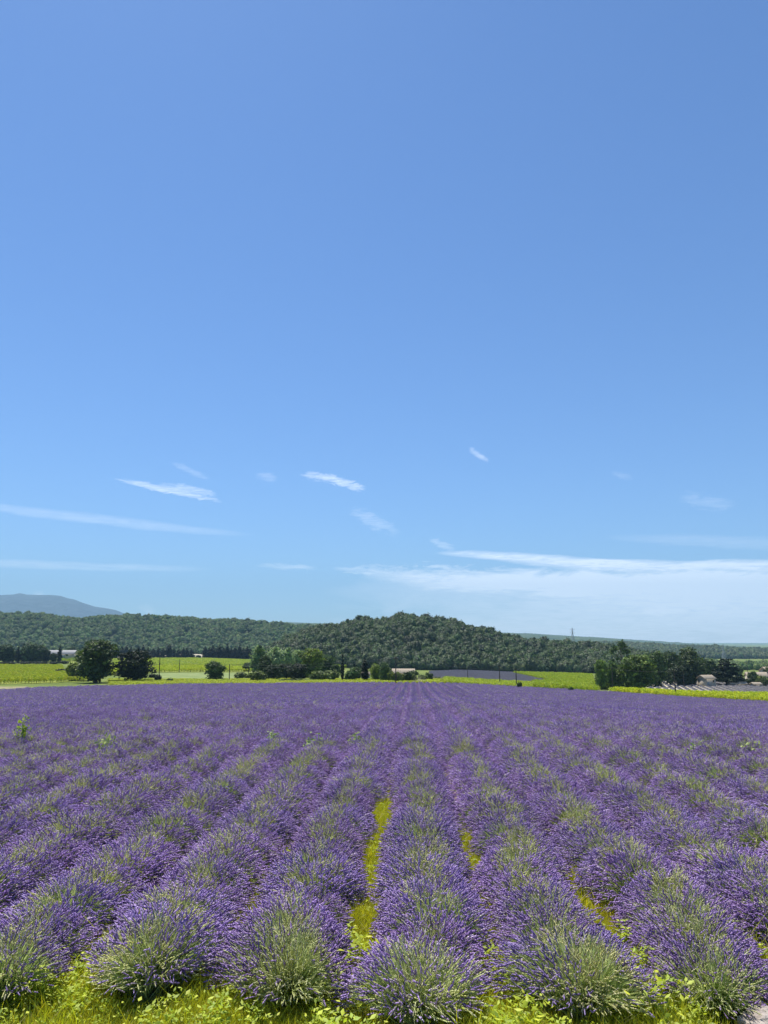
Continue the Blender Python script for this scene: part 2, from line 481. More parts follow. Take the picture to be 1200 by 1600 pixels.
# ------------------------------------------------------------------ scatter (one object of kind stuff)
def scatter(name, protos, pos, rotz, scl, vi, tilt=None, color=None):
    """instances the prototype meshes on points, inside ONE object"""
    pos = np.asarray(pos, float)
    n = len(pos)
    me = bpy.data.meshes.new(name)
    me.vertices.add(n); me.vertices.foreach_set('co', pos.ravel())
    rot = np.zeros((n, 3)); rot[:, 2] = rotz
    if tilt is not None: rot[:, :2] = tilt
    scl = np.asarray(scl, float)
    if scl.ndim == 1: scl = np.repeat(scl[:, None], 3, 1)
    a = me.attributes.new('rot', 'FLOAT_VECTOR', 'POINT'); a.data.foreach_set('vector', rot.ravel())
    a = me.attributes.new('scl', 'FLOAT_VECTOR', 'POINT'); a.data.foreach_set('vector', scl.ravel())
    a = me.attributes.new('vi', 'INT', 'POINT'); a.data.foreach_set('value', np.asarray(vi, np.int32))
    o = obj(name, me)
    if color: o.color = (*color, 1)
    col = bpy.data.collections.new(name + '_kinds')
    for i, p in enumerate(protos):
        q = bpy.data.objects.new('%s_kind_%02d' % (name, i), p)
        if color: q.color = (*color, 1)
        col.objects.link(q)
    g = bpy.data.node_groups.new(name + '_scatter', 'GeometryNodeTree')
    g.interface.new_socket('Geometry', in_out='INPUT', socket_type='NodeSocketGeometry')
    g.interface.new_socket('Geometry', in_out='OUTPUT', socket_type='NodeSocketGeometry')
    gi, go = g.nodes.new('NodeGroupInput'), g.nodes.new('NodeGroupOutput')
    ci = g.nodes.new('GeometryNodeCollectionInfo'); ci.inputs['Collection'].default_value = col
    ci.inputs['Separate Children'].default_value = True; ci.inputs['Reset Children'].default_value = True
    iop = g.nodes.new('GeometryNodeInstanceOnPoints'); iop.inputs['Pick Instance'].default_value = True
    def na(nm, dt):
        x = g.nodes.new('GeometryNodeInputNamedAttribute'); x.data_type = dt; x.inputs['Name'].default_value = nm
        return x.outputs['Attribute']
    e2r = g.nodes.new('FunctionNodeEulerToRotation')
    g.links.new(na('rot', 'FLOAT_VECTOR'), e2r.inputs[0])
    g.links.new(e2r.outputs[0], iop.inputs['Rotation'])
    g.links.new(na('scl', 'FLOAT_VECTOR'), iop.inputs['Scale'])
    g.links.new(na('vi', 'INT'), iop.inputs['Instance Index'])
    g.links.new(gi.outputs[0], iop.inputs['Points']); g.links.new(ci.outputs[0], iop.inputs['Instance'])
    g.links.new(iop.outputs[0], go.inputs[0])
    md = o.modifiers.new('scatter', 'NODES'); md.node_group = g
    return o

def inside(poly, px, py):
    poly = np.array(poly, float)
    r = np.zeros(len(px), bool)
    j = len(poly) - 1
    for i in range(len(poly)):
        xi, yi = poly[i]; xj, yj = poly[j]
        c = ((yi > py) != (yj > py)) & (px < (xj - xi) * (py - yi) / (yj - yi + 1e-12) + xi)
        r ^= c
        j = i
    return r

# ------------------------------------------------------------------ ground
def build_ground():
    A = np.concatenate([np.arange(-180, -34, 4.0), np.arange(-34, 34, 0.4), np.arange(34, 180, 4.0)])
    A = np.radians(A)
    Rr = np.concatenate([[2.0], np.geomspace(3, 26000, 240)])
    na, nr = len(A), len(Rr)
    L = np.sin(A)[None] * Rr[:, None]; D = np.cos(A)[None] * Rr[:, None]
    x = L * CR.x + D * CF.x; y = L * CR.y + D * CF.y
    z = ground(x, y)
    v = np.stack([x, y, z], 2).reshape(-1, 3)
    f = []
    ii, jj = np.meshgrid(np.arange(nr - 1), np.arange(na), indexing='ij')
    j2 = (jj + 1) % na
    f = np.stack([ii * na + jj, (ii + 1) * na + jj, (ii + 1) * na + j2, ii * na + j2], 2).reshape(-1, 4)[:, ::-1]
    g = Geo(); g.add(v, f)
    cz = float(ground(0, 0.01))
    g.add(np.vstack([v[:na], [[0, 0, cz]]]), np.array([[(j + 1) % na, j, na] for j in range(na)]))
    o = obj('ground', g.mesh('ground', [M['ground']], smooth=True))
    tag(o, 'gently sloping ground of dry grass and pale earth under the whole valley', 'ground', kind='structure')
build_ground()

def sheet(name, poly, mat, lift, label, cat, step=3.0, seg=0.6):
    """a field surface that lies on the ground inside a boundary given by photo corners"""
    P = [hit(px, py)[0] for px, py in poly]
    xs = [p.x for p in P]; ys = [p.y for p in P]
    gx = np.arange(min(xs), max(xs) + step, step); gy = np.arange(min(ys), max(ys) + step, step)
    X, Y = np.meshgrid(gx, gy)
    wp = [(p.x, p.y) for p in P]
    ins = inside(wp, (X[:-1, :-1] + step / 2).ravel(), (Y[:-1, :-1] + step / 2).ravel()).reshape(X[:-1, :-1].shape)
    Z = ground(X, Y) + lift
    v = np.stack([X, Y, Z], 2).reshape(-1, 3)
    w_ = X.shape[1]
    i, j = np.nonzero(ins)
    f = np.stack([i * w_ + j, i * w_ + j + 1, (i + 1) * w_ + j + 1, (i + 1) * w_ + j], 1)
    used, inv = np.unique(f, return_inverse=True)
    g = Geo(); g.add(v[used], inv.reshape(f.shape))
    o = obj(name, g.mesh(name, [mat], smooth=True))
    return tag(o, label, cat, kind='structure'), wp

# ------------------------------------------------------------------ lavender
def lavender_geo(n, seed, spike=1.0, crestg=0.13, green=0.3, detail=True, wide=0.84, front=False):
    global rng
    keep = rng
    rng = np.random.default_rng(seed)
    phi = rng.uniform(0, 2 * math.pi, n)
    ct = rng.uniform(0.06, 1.0, n) ** 0.85
    st = np.sqrt(1 - ct ** 2)
    if front:      # the side that faces the grass carries steeper stems
        fr_ = np.sin(phi) < -0.1
        ct = np.where(fr_, 0.36 + 0.64 * ct, ct); st = np.sqrt(1 - ct ** 2)
    lump = 1 + 0.09 * np.sin(3 * phi + seed) + 0.06 * np.sin(5 * phi + 2.1 * seed)
    rad = rng.uniform(0.84, 1.06, n) * lump
    tip = np.stack([wide * st * np.cos(phi) * rad, wide * 1.12 * st * np.sin(phi) * rad, 0.08 + 0.62 * ct * rad * (1 - 0.10 * np.abs(np.sin(phi)))], 1)
    tip += rng.normal(scale=0.02, size=tip.shape)
    base = tip * np.array([0.30, 0.30, 0.34]) + rng.normal(scale=0.03, size=(n, 3))
    base[:, 2] = np.maximum(base[:, 2], 0.03)
    if front:
        base[fr_, 1] = rng.uniform(-0.45, 0.0, fr_.sum()); base[fr_, 2] = rng.uniform(0.0, 0.16, fr_.sum())
    bend = rng.normal(scale=0.014, size=(n, 3))
    q1 = base * 0.66 + tip * 0.34 + np.array([0, 0, 0.035]) + bend * 0.9
    mid = base * 0.33 + tip * 0.67 + np.array([0, 0, 0.045]) + bend
    crest = np.clip(1.25 - np.abs(tip[:, 0]) / (0.42 * wide), 0, 1)      # the top line of the row is less in flower than its flanks
    isg = rng.random(n) < (green + crestg) * crest * (1 + 0.5 * np.sin(2 * phi + seed * 1.7)) + 0.02
    if front:       # plants that head a row show their long bare stems towards the grass
        face = np.clip(-np.sin(phi), 0, 1) * np.clip((ct - 0.05) * 3, 0, 1)
        drop = (np.sin(phi) < -0.1) & (ct < 0.34) & (rng.random(n) < 0.9)
        isg = (isg | (rng.random(n) < face * 0.62)) & ~drop
        tip[drop] *= rng.uniform(0.3, 0.6, drop.sum())[:, None]
        base[drop] *= 0.5; q1[drop] *= 0.5; mid[drop] = (base[drop] + tip[drop]) / 2
        W_front = (np.sin(phi) < -0.1) & (ct > 0.30)
    else:
        W_front = np.zeros(n, bool)
    out = {}
    g = Geo()
    k = 1.0 if detail else 2.2
    W = np.stack([np.full(n, 0.0045), np.full(n, 0.0038), np.full(n, 0.0022)], 1) * k
    W[isg] *= 1.6
    W[W_front] *= 1.25
    W = np.stack([W[:, 0], W[:, 0], W[:, 1], W[:, 2]], 1)
    ribbons(g, np.stack([base, q1, mid, tip], 1), W, np.clip(rng.normal(0.5, 0.22, n) + isg * 0.25, 0, 1), 1)
    out['stem'] = g
    # flower spikes
    g = Geo()
    a = unit(tip - mid + rng.normal(scale=0.045, size=(n, 3)))
    L = rng.uniform(0.065, 0.125, n) * spike
    r = rng.uniform(0.0085, 0.0125, n) * spike
    r[isg] *= 0.75
    b = unit(np.cross(a, rng.normal(size=(n, 3))))
    c = np.cross(a, b)
    if detail:
        prof = [(-0.30, 0.75), (-0.10, 0.25), (0.02, 0.9), (0.30, 1.0), (0.42, 0.62), (0.60, 0.95), (0.86, 0.55), (1.0, 0.05)]
    else:
        prof = [(-0.05, 0.3), (0.3, 1.1), (1.0, 0.15)]
    rings = []
    for q, (h_, w_) in enumerate(prof):
        ang = q * 0.9
        for s in range(3):
            th = ang + s * 2 * math.pi / 3
            rings.append(tip + a * (L * h_)[:, None] + (b * math.cos(th) + c * math.sin(th)) * (r * w_)[:, None])
    V = np.stack(rings, 1)
    m = len(prof)
    base_i = np.arange(n)[:, None] * (3 * m)
    fs = []
    for q in range(m - 1):
        for s in range(3):
            s2 = (s + 1) % 3
            fs.append(np.hstack([base_i + 3 * q + s, base_i + 3 * q + s2, base_i + 3 * q + 3 + s2, base_i + 3 * q + 3 + s]))
    tint = np.where(isg, rng.uniform(0.0, 0.17, n), np.clip(rng.normal(0.50 + 0.12 * crest, 0.17, n), 0.2, 1))
    g.add(V.reshape(-1, 3), np.vstack(fs), np.repeat(tint, 3 * m), 2)
    out['spike'] = g
    # grey-green leafy mound under the stems
    g = Geo()
    nl = max(60, int(n * 0.6))
    ph = rng.uniform(0, 2 * math.pi, nl); c2 = rng.uniform(0, 1, nl); s2 = np.sqrt(1 - c2 ** 2)
    rr = rng.uniform(0.30, 0.60, nl)
    Pl = np.stack([wide * s2 * np.cos(ph) * rr, wide * s2 * np.sin(ph) * rr, 0.02 + 0.64 * c2 * rr], 1)
    dl = unit(Pl + np.array([0, 0, 0.25]) + rng.normal(scale=0.12, size=(nl, 3)))
    ll = rng.uniform(0.10, 0.20, nl)[:, None] * (1 if detail else 1.6)
    W = np.stack([np.full(nl, 0.004), np.full(nl, 0.007), np.full(nl, 0.001)], 1) * (1 if detail else 2.5)
    ribbons(g, np.stack([Pl, Pl + dl * ll * 0.5, Pl + dl * ll], 1), W, rng.random(nl), 0)
    # closed dark dome inside the leaf mound, added to block light
    nu, nv = 12, 5
    cv = []
    for i in range(nv + 1):
        th = i / nv * math.pi / 2
        for j in range(nu):
            p_ = j / nu * 2 * math.pi
            rr_ = 0.40 * (1 + 0.12 * math.sin(4 * p_ + seed) + 0.05 * math.sin(7 * p_ + i))
            cv.append((wide * math.cos(th) * math.cos(p_) * rr_, wide * math.cos(th) * math.sin(p_) * rr_, 0.0 + 0.33 * math.sin(th)))
    cf = [[i * nu + j, i * nu + (j + 1) % nu, (i + 1) * nu + (j + 1) % nu, (i + 1) * nu + j] for i in range(nv) for j in range(nu)]
    g.add(cv, cf, 0.1, 0)
    out['foliage'] = g
    rng = keep
    return out

def join_geo(d):
    g = Geo()
    for q in d.values():
        for v, t in zip(q.v, q.t): g.v.append(v); g.t.append(t)
        for f, m_ in zip(q.f3, q.m3): g.f3.append(f + g.n); g.m3.append(m_)
        for f, m_ in zip(q.f4, q.m4): g.f4.append(f + g.n); g.m4.append(m_)
        g.n += q.n
    return g
LM = [M['lavleaf'], M['stem'], M['spike']]
NEAR = [lavender_geo(1900, 11 + i, green=gr, crestg=0.26) for i, gr in enumerate((0.12, 0.26, 0.42, 0.20, 0.75))]
FRONTS = [lavender_geo(1900, 23 + i, green=gr, front=True, wide=0.88) for i, gr in enumerate((0.5, 0.85, 0.3))]
front_meshes = [{k: d[k].mesh('lavender_' + k, LM) for k in d} for d in FRONTS]
near_meshes = [{k: d[k].mesh('lavender_' + k, LM) for k in d} for d in NEAR]
mid_meshes = [join_geo(lavender_geo(1300, 31 + i, green=gr, crestg=0.11, spike=1.12)).mesh('lavender_mid', LM) for i, gr in enumerate((0.04, 0.08, 0.14, 0.38))]
far_meshes = [join_geo(lavender_geo(420, 51 + i, green=gr, spike=1.75, detail=False)).mesh('lavender_far', LM) for i, gr in enumerate((0.04, 0.08, 0.16))]

ROW_S = 1.7
ROW_0 = 0.13
def field_end(px):
    return np.interp(px, [-300, 0, 60, 120, 600, 1200, 1500], [168, 176, 186, 190, 190, 190, 192])
pts = []
for k in range(-90, 100):
    X = ROW_0 + k * ROW_S
    y0 = 9.50 + random.uniform(-0.12, 0.22) + {0: -0.12, -1: 0.0, -2: 0.28, 1: 0.15, 2: 0.10, 3: 0.85}.get(k, random.uniform(-0.1, 0.3))
    y = y0
    i = 0
    while y < 215:
        pts.append((X + random.gauss(0, 0.05), y, k, i))
        y += random.uniform(0.68, 0.92)
        i += 1
pts = np.array(pts)
pts[pts[:, 3] == 0, 0] += rng.normal(scale=0.09, size=int((pts[:, 3] == 0).sum()))
narrow = np.ones(len(pts))
# the strip of grass left of the middle row and shorter ones beside it stay open
def open_gap(q, y0, y1, amt):
    for side in (-1, 1):
        k_ = q + 0.5 * side
        m_ = (np.abs(pts[:, 2] - k_) < 0.1)
        t_ = np.clip((pts[:, 1] - y0) / 0.6, 0, 1) * np.clip((y1 - pts[:, 1]) / 1.5, 0, 1)
        pts[m_, 0] += side * amt * t_[m_]
        narrow[m_] = np.minimum(narrow[m_], 1 - 0.13 * t_[m_])
open_gap(-0.5, 9.6, 21, 0.10)
open_gap(0.5, 10.4, 17.5, 0.08)
open_gap(1.5, 10.2, 14.5, 0.17)
open_gap(-1.5, 11.2, 15.0, 0.10)
pz = ground(pts[:, 0], pts[:, 1])
ppx, ppy, pD = project(pts[:, 0], pts[:, 1], pz + 0.3)
ok = (ppx > -260) & (ppx < 1460) & (pD < field_end(ppx) + 1.5 * np.sin(pts[:, 2] * 0.9))
pts, pz, ppx, ppy, pD, narrow = pts[ok], pz[ok], ppx[ok], ppy[ok], pD[ok], narrow[ok]
# a few plants are missing or weak
miss = (rng.random(len(pts)) < 0.006) & (pD > 14)
pts, pz, ppx, ppy, pD, narrow = pts[~miss], pz[~miss], ppx[~miss], ppy[~miss], pD[~miss], narrow[~miss]
inview = (ppx > -60) & (ppx < 1260) & (ppy < 1640)
order = np.argsort(np.where(inview, pD, 1e6))
single = set(order[:300].tolist())
smooth_n = np.sin(pts[:, 0] * 0.31 + 1.2 * np.sin(pts[:, 1] * 0.11)) + np.sin(pts[:, 1] * 0.23 + 0.7 * np.sin(pts[:, 0] * 0.4))
ORD = ['first', 'second', 'third', 'fourth', 'fifth', 'sixth', 'seventh', 'eighth', 'ninth', 'tenth', 'eleventh', 'twelfth', 'thirteenth',
       'fourteenth', 'fifteenth', 'sixteenth', 'seventeenth', 'eighteenth', 'nineteenth', 'twentieth', 'twenty-first', 'twenty-second', 'twenty-third',
       'twenty-fourth', 'twenty-fifth', 'twenty-sixth', 'twenty-seventh', 'twenty-eighth']
def row_words(k):
    if k == 0: return 'in the middle row'
    side = 'left' if k < 0 else 'right'
    if abs(k) == 1: return 'in the row just %s of the middle' % side
    return '%s row %s of the middle one' % (ORD[abs(k) - 1], side)
protos3 = [None] * len(near_meshes)
rowcount = {}
FRONT = {0: 'broad lavender bush with dark spikes and green base, heading the middle row at the grass',
         -1: 'silvery green lavender bush fanning out at the grass, front of the row left of middle',
         -2: 'pale green stemmed lavender bush heading the second row left of the middle one',
         1: 'round lavender bush with pale green centre, heading the row just right of the middle one',
         2: 'splayed pale stemmed lavender bush near the rock, heading the second row right of middle'}
for idx in sorted(single, key=lambda q: (pts[q, 2], pts[q, 1])):
    X, Y, k, i = pts[idx]
    k = int(k)
    n_ = rowcount.get(k, 0); rowcount[k] = n_ + 1
    frontmost = int(i) == 0
    v = int(rng.choice(len(near_meshes), p=[0.34, 0.2, 0.12, 0.26, 0.08]))
    if frontmost and k in FRONT: v = {0: 3, -1: 2, -2: 4, 1: 2, 2: 4}[k]
    s = rng.uniform(0.97, 1.13)
    root = empty('lavender_bush', (X, Y, pz[idx]), rng.choice([0, math.pi]) + rng.uniform(-0.5, 0.5), (s * rng.uniform(0.87, 0.95) * narrow[idx], s * rng.uniform(0.94, 1.06), s * rng.uniform(0.88, 1.1)))
    kk = int(i)
    if frontmost:
        root.rotation_euler.z = rng.uniform(-0.45, 0.45)
        root.scale = Vector(root.scale) * rng.uniform(0.84, 1.06)
    lab = FRONT.get(k) if frontmost else None
    if lab is None:
        nm = ('purple', 'purple and green', 'green centred purple', 'violet', 'greenish')[v]
        if frontmost:
            lab = '%s lavender bush at the front end, %s' % (nm, row_words(k))
        else:
            od = ORD[min(kk, len(ORD) - 1)]
            lab = '%s lavender bush, %s back, %s' % (nm, od, row_words(k))
    lab = lab if len(lab.split()) < 17 else lab.replace('green centred purple', 'green centred')
    tag(root, lab, 'lavender bush', 'lavender bushes planted in long rows')
    for nm, key in (('foliage', 'foliage'), ('flower_stems', 'stem'), ('flower_spikes', 'spike')):
        c = obj(nm, (front_meshes[abs(k) % 3] if frontmost else near_meshes[v])[key], root)
        c['kind'] = 'stuff'
rest = np.array([q for q in range(len(pts)) if q not in single])
rD = pD[rest]
nr_ = len(rest)
sn = smooth_n[rest] + rng.normal(scale=0.7, size=nr_)
vi = np.where(rD < 62, np.clip(((sn + 1.7) / 3.4 * 4).astype(int), 0, 3), 4 + np.clip(((sn + 2.0) / 4 * 3).astype(int), 0, 2))
sx = rng.uniform(0.93, 1.10, nr_); sz = rng.uniform(0.86, 1.14, nr_)
farc = (rD > 100) & (np.abs(pts[rest, 0] - 0.2) < 9)
sx = np.where(farc, sx * 0.84, sx * np.interp(rD, [30, 60, 100], [0.95, 1.05, 1.13]))
lav = scatter('lavender_field', mid_meshes + far_meshes, np.stack([pts[rest, 0], pts[rest, 1], pz[rest]], 1), rng.choice([0, math.pi], nr_) + rng.uniform(-0.5, 0.5, nr_), np.stack([sx, sx, sz], 1), vi)
tag(lav, 'wide purple lavender field running in rows down to the vineyards', 'lavender field', kind='stuff')

# soil under the rows: its own sheet
def field_soil():
    g = Geo()
    pxs = np.linspace(-300, 1500, 130)
    Ds = np.concatenate([np.geomspace(9.9, 60, 50), np.linspace(63, 190, 60)])
    V = []
    for D in Ds:
        for px in pxs:
            De = D / 190 * (field_end(px) + 1.0) if D > 60 else D
            p = at(px, 1003, De)
            V.append((p.x, p.y, float(ground(p.x, p.y)) + 0.012 + 0.0006 * De))
    n = len(pxs)
    f = [[i * n + j, i * n + j + 1, (i + 1) * n + j + 1, (i + 1) * n + j] for i in range(len(Ds) - 1) for j in range(n - 1)]
    g.add(V, f)
    tag(obj('field_soil', g.mesh('field_soil', [M['soil']], smooth=True)), 'pale stony soil showing between the lavender rows', 'soil', kind='structure')
field_soil()

# ------------------------------------------------------------------ grass
def grass_geo(n, seed, h=0.22, spread=0.13, w_=0.004):
    r = np.random.default_rng(seed)
    b = np.stack([r.normal(scale=spread, size=n), r.normal(scale=spread, size=n), np.full(n, -0.01)], 1)
    hgt = h * r.uniform(0.4, 1.15, n)
    lean = r.normal(scale=0.35, size=(n, 2))
    m1 = b + np.stack([lean[:, 0] * hgt * 0.25, lean[:, 1] * hgt * 0.25, hgt * 0.55], 1)
    tp = b + np.stack([lean[:, 0] * hgt * 0.9, lean[:, 1] * hgt * 0.9, hgt], 1)
    g = Geo()
    W = np.stack([np.full(n, w_), np.full(n, w_ * 0.9), np.full(n, w_ * 0.15)], 1)
    ribbons(g, np.stack([b, m1, tp], 1), W, np.clip(r.normal(0.48, 0.24, n), 0, 1), 0)
    return g
grass_m = [grass_geo(60, 100 + i, h=hh_).mesh('grass_tuft', [M['grass']]) for i, hh_ in enumerate((0.09, 0.13, 0.19))] + \
          [grass_geo(16, 120, h=0.32, spread=0.09).mesh('grass_tuft', [M['grass']])]
# leafy ground weeds among the grass
def weedlet_geo(seed, n=26, h=0.16):
    r = np.random.default_rng(seed)
    P_ = np.stack([r.normal(scale=0.07, size=n), r.normal(scale=0.07, size=n), r.uniform(0.02, h, n)], 1)
    N_ = unit(np.stack([r.normal(scale=0.5, size=n), r.normal(scale=0.5, size=n), np.ones(n)], 1))
    g = Geo(); leaves(g, P_, N_, r.uniform(0.018, 0.036, n), r.uniform(0.0, 0.8, n), 0)
    return g
grass_m += [weedlet_geo(140, n=34, h=0.14).mesh('weed_tuft', [M['weed']]), weedlet_geo(141, n=60, h=0.30).mesh('weed_tuft', [M['weed']])]
dry_g = grass_geo(46, 133, h=0.15, spread=0.15)
dry_g.t = [np.clip(0.80 + 0.4 * (t - 0.5), 0, 1) for t in dry_g.t]
grass_m.append(dry_g.mesh('dry_grass_tuft', [M['grass']]))
gp_ = []
def row_gap_dist(X):
    q = (X - ROW_0) / ROW_S
    return np.abs(q - np.round(q)) * ROW_S        # metres from the nearest row's middle line
n_try = 26000
gx = rng.uniform(-9, 9, n_try); gy = rng.uniform(6.5, 10.7, n_try)
dens = np.where(gy < 9.4, 1.0, np.clip((row_gap_dist(gx) - 0.30) * 2.2, 0, 1) * np.clip(1.5 - (gy - 9.7) * 0.7, 0.2, 1))
kp = rng.random(n_try) < dens
gp_.append(np.stack([gx[kp], gy[kp]], 1))
# strips of grass in the gaps between the rows
for (q, y0, y1, n_, wd) in ((-0.5, 9.9, 24, 3600, 0.10), (0.5, 9.9, 18, 1700, 0.10), (-1.5, 9.9, 17, 700, 0.12), (1.5, 9.9, 16, 500, 0.12), (-2.5, 10, 15, 260, 0.12), (2.5, 10, 16, 260, 0.12), (-5.5, 15, 40, 300, 0.2), (4.5, 14, 40, 300, 0.2)):
    x_ = ROW_0 + q * ROW_S + rng.normal(scale=wd, size=n_)
    gp_.append(np.stack([x_, rng.uniform(y0, y1, n_)], 1))
gp_ = np.vstack(gp_)
gz = ground(gp_[:, 0], gp_[:, 1]) + 0.012
inrow = gp_[:, 1] > 10.6
gvi = rng.choice(7, len(gp_), p=[0.25, 0.27, 0.15, 0.03, 0.10, 0.04, 0.16])
gvi = np.where(inrow & (gvi == 3), 0, gvi)
gvi = np.where((gp_[:, 1] > 10.4) & ((gvi == 5) | ((gvi == 4) & (rng.random(len(gvi)) < 0.6))), rng.choice([0, 1, 2, 6], len(gvi)), gvi)
gn = np.sin(gp_[:, 0] * 2.3 + 1.3 * np.sin(gp_[:, 1] * 1.9)) * np.sin(gp_[:, 1] * 3.1 + gp_[:, 0] * 0.8)
gs = rng.uniform(0.55, 1.2, len(gp_)) * (1.0 + 0.35 * gn) * np.where(row_gap_dist(gp_[:, 0]) > 0.5, 1.35, 0.9)
thin = (gn < -0.55) & (gp_[:, 1] < 9.4) & (rng.random(len(gp_)) < 0.7)
gp_, gz, gvi, gs = gp_[~thin], gz[~thin], gvi[~thin], gs[~thin]
grass = scatter('grass', grass_m, np.stack([gp_[:, 0], gp_[:, 1], gz], 1), rng.uniform(0, 6.28, len(gp_)), gs, gvi)
tag(grass, 'yellow green grass in front of the rows and in the gaps between them', 'grass', kind='stuff')

# tall leafy weeds that can be told apart
def tall_weed(x, y, h, label, n_st=4, seed=0, lean=0.12, leaf=0.11):
    r = np.random.default_rng(seed)
    global rng
    keep = rng; rng = r
    z = float(ground(x, y))
    root = empty('leafy_weed', (x, y, z), 0)
    tag(root, label, 'weed', 'leafy weeds among the lavender')
    gs_, gl_ = Geo(), Geo()
    for s in range(n_st):
        a = r.uniform(0, 6.28); l = r.uniform(0.2, 1) * lean * h * 2
        hh_ = h * r.uniform(0.65, 1.0)
        b = np.array([math.cos(a) * 0.04, math.sin(a) * 0.04, 0]); tp = np.array([math.cos(a) * l, math.sin(a) * l, hh_])
        t = np.linspace(0, 1, 6)[:, None]
        line = b * (1 - t) + tp * t
        tube(gs_, line, np.linspace(0.006, 0.002, 6), 4, 0.3)
        nl = int(14 * h / 0.5)
        for q in range(nl):
            tt = r.uniform(0.15, 1.0)
            p = b * (1 - tt) + tp * tt
            aa = q * 2.4
            d = np.array([math.cos(aa), math.sin(aa), r.uniform(0.0, 0.7)]); d /= np.linalg.norm(d)
            L = leaf * r.uniform(0.7, 1.3) * (1.25 - 0.6 * tt)
            side = np.cross(d, [0, 0, 1]); side /= np.linalg.norm(side) + 1e-6
            v = [p, p + d * L * 0.45 + side * L * 0.17, p + d * L * 0.45 - side * L * 0.17, p + d * L - np.array([0, 0, L * 0.22])]
            gl_.add(v, [[0, 1, 3], [0, 3, 2]], float(np.clip(r.normal(0.6, 0.25), 0, 1)))
    obj('stalk', gs_.mesh('weed_stalk', [M['weed']]), root)
    lv = obj('leaves', gl_.mesh('weed_leaves', [M['weed']]), root); lv['kind'] = 'stuff'
    rng = keep
    return root
WEEDS = [(60, 1588, 0.62, 'tall upright weed with a dark spire by the left edge of the grass'),
         (30, 1596, 0.45, 'bushy yellow green weed in the lower left corner'),
         (545, 1520, 0.62, 'bright broad leaved weed in the gap left of the middle row, the tallest there'),
         (520, 1545, 0.50, 'pale leafy weed leaning against the silvery bush left of the gap'),
         (572, 1565, 0.40, 'low green weed at the mouth of the gap left of the middle row'),
         (790, 1545, 0.34, 'small weed beside the middle row\'s right flank'),
         (975, 1500, 0.55, 'spindly yellow weed standing in the gap near the right side, uppermost of three'),
         (1010, 1545, 0.45, 'leafy weed at the mouth of the right hand gap, middle one of three'),
         (1040, 1580, 0.42, 'yellow green weed cluster in front of the splayed bush'),
         (935, 1585, 0.36, 'lime weed rising in front of the round bush with pale centre'),
         (1120, 1590, 0.30, 'low weed in the grass just left of the rock')]
for i, (px, py, h, lab) in enumerate(WEEDS):
    p, D = hit(px, py)
    tall_weed(p.x, p.y, h, lab, n_st=6, seed=300 + i)
# taller odd plants out in the field
def field_shrub(px, py, w_, h, label, kind='green', seed=0):
    r = np.random.default_rng(seed)
    global rng
    keep = rng; rng = r
    p, D = hit(px, py)
    n = 260
    u_ = unit(r.normal(size=(n, 3))); u_[:, 2] = np.abs(u_[:, 2])
    P_ = u_ * r.uniform(0.3, 1, n)[:, None] * np.array([w_ / 2, w_ / 2, h])
    g = Geo()
    if kind == 'dry':
        ribbons(g, np.stack([P_ * 0.25, P_ * 0.7, P_], 1), np.full((n, 3), 0.012), r.random(n), 0)
        m_ = M['deadleaf']
    else:
        leaves(g, P_, unit(u_ + r.normal(scale=0.5, size=(n, 3))), r.uniform(0.06, 0.13, n), r.uniform(0.0, 0.45, n), 0)
        ribbons(g, np.stack([P_[:60] * 0.05, P_[:60] * 0.5, P_[:60]], 1), np.full((60, 3), 0.01), r.random(60), 0)
        m_ = M['weed'] if kind == 'green' else M['stem']
    o = obj('wild_shrub', g.mesh('wild_shrub', [m_]), None, (p.x, p.y, p.z))
    tag(o, label, 'shrub')
    rng = keep
field_shrub(32, 1182, 0.8, 1.6, 'green shrub poking out of the lavender near the left edge', 'green', 1)
field_shrub(165, 1192, 1.1, 1.2, 'pale flowering weed clump in the left part of the field', 'pale', 2)
field_shrub(188, 1200, 0.8, 0.95, 'dry yellowish clump just right of the pale flowering weeds', 'dry', 3)
field_shrub(425, 1185, 0.9, 1.05, 'green yellow tuft among the rows, left of the middle', 'pale', 4)
field_shrub(492, 1188, 1.0, 1.05, 'yellowish tuft between the rows left of the middle', 'pale', 5)
field_shrub(556, 1184, 0.8, 1.0, 'small bright tuft close left of the middle row', 'pale', 6)
field_shrub(1095, 1198, 1.5, 1.0, 'olive green tuft in the right part of the field', 'pale', 7)
field_shrub(1178, 1200, 1.3, 0.95, 'green tuft by the right edge of the field', 'pale', 8)
field_shrub(585, 1118, 2.6, 1.15, 'leftmost of three bleached clumps in the far field', 'dry', 9)
field_shrub(614, 1118, 2.2, 1.25, 'middle one of three bleached clumps in the far field', 'dry', 10)
field_shrub(650, 1118, 2.2, 1.2, 'rightmost of three bleached clumps in the far field', 'dry', 11)
field_shrub(655, 1068, 5.0, 2.6, 'large bleached dead shrub at the far end of the rows', 'dry', 12)

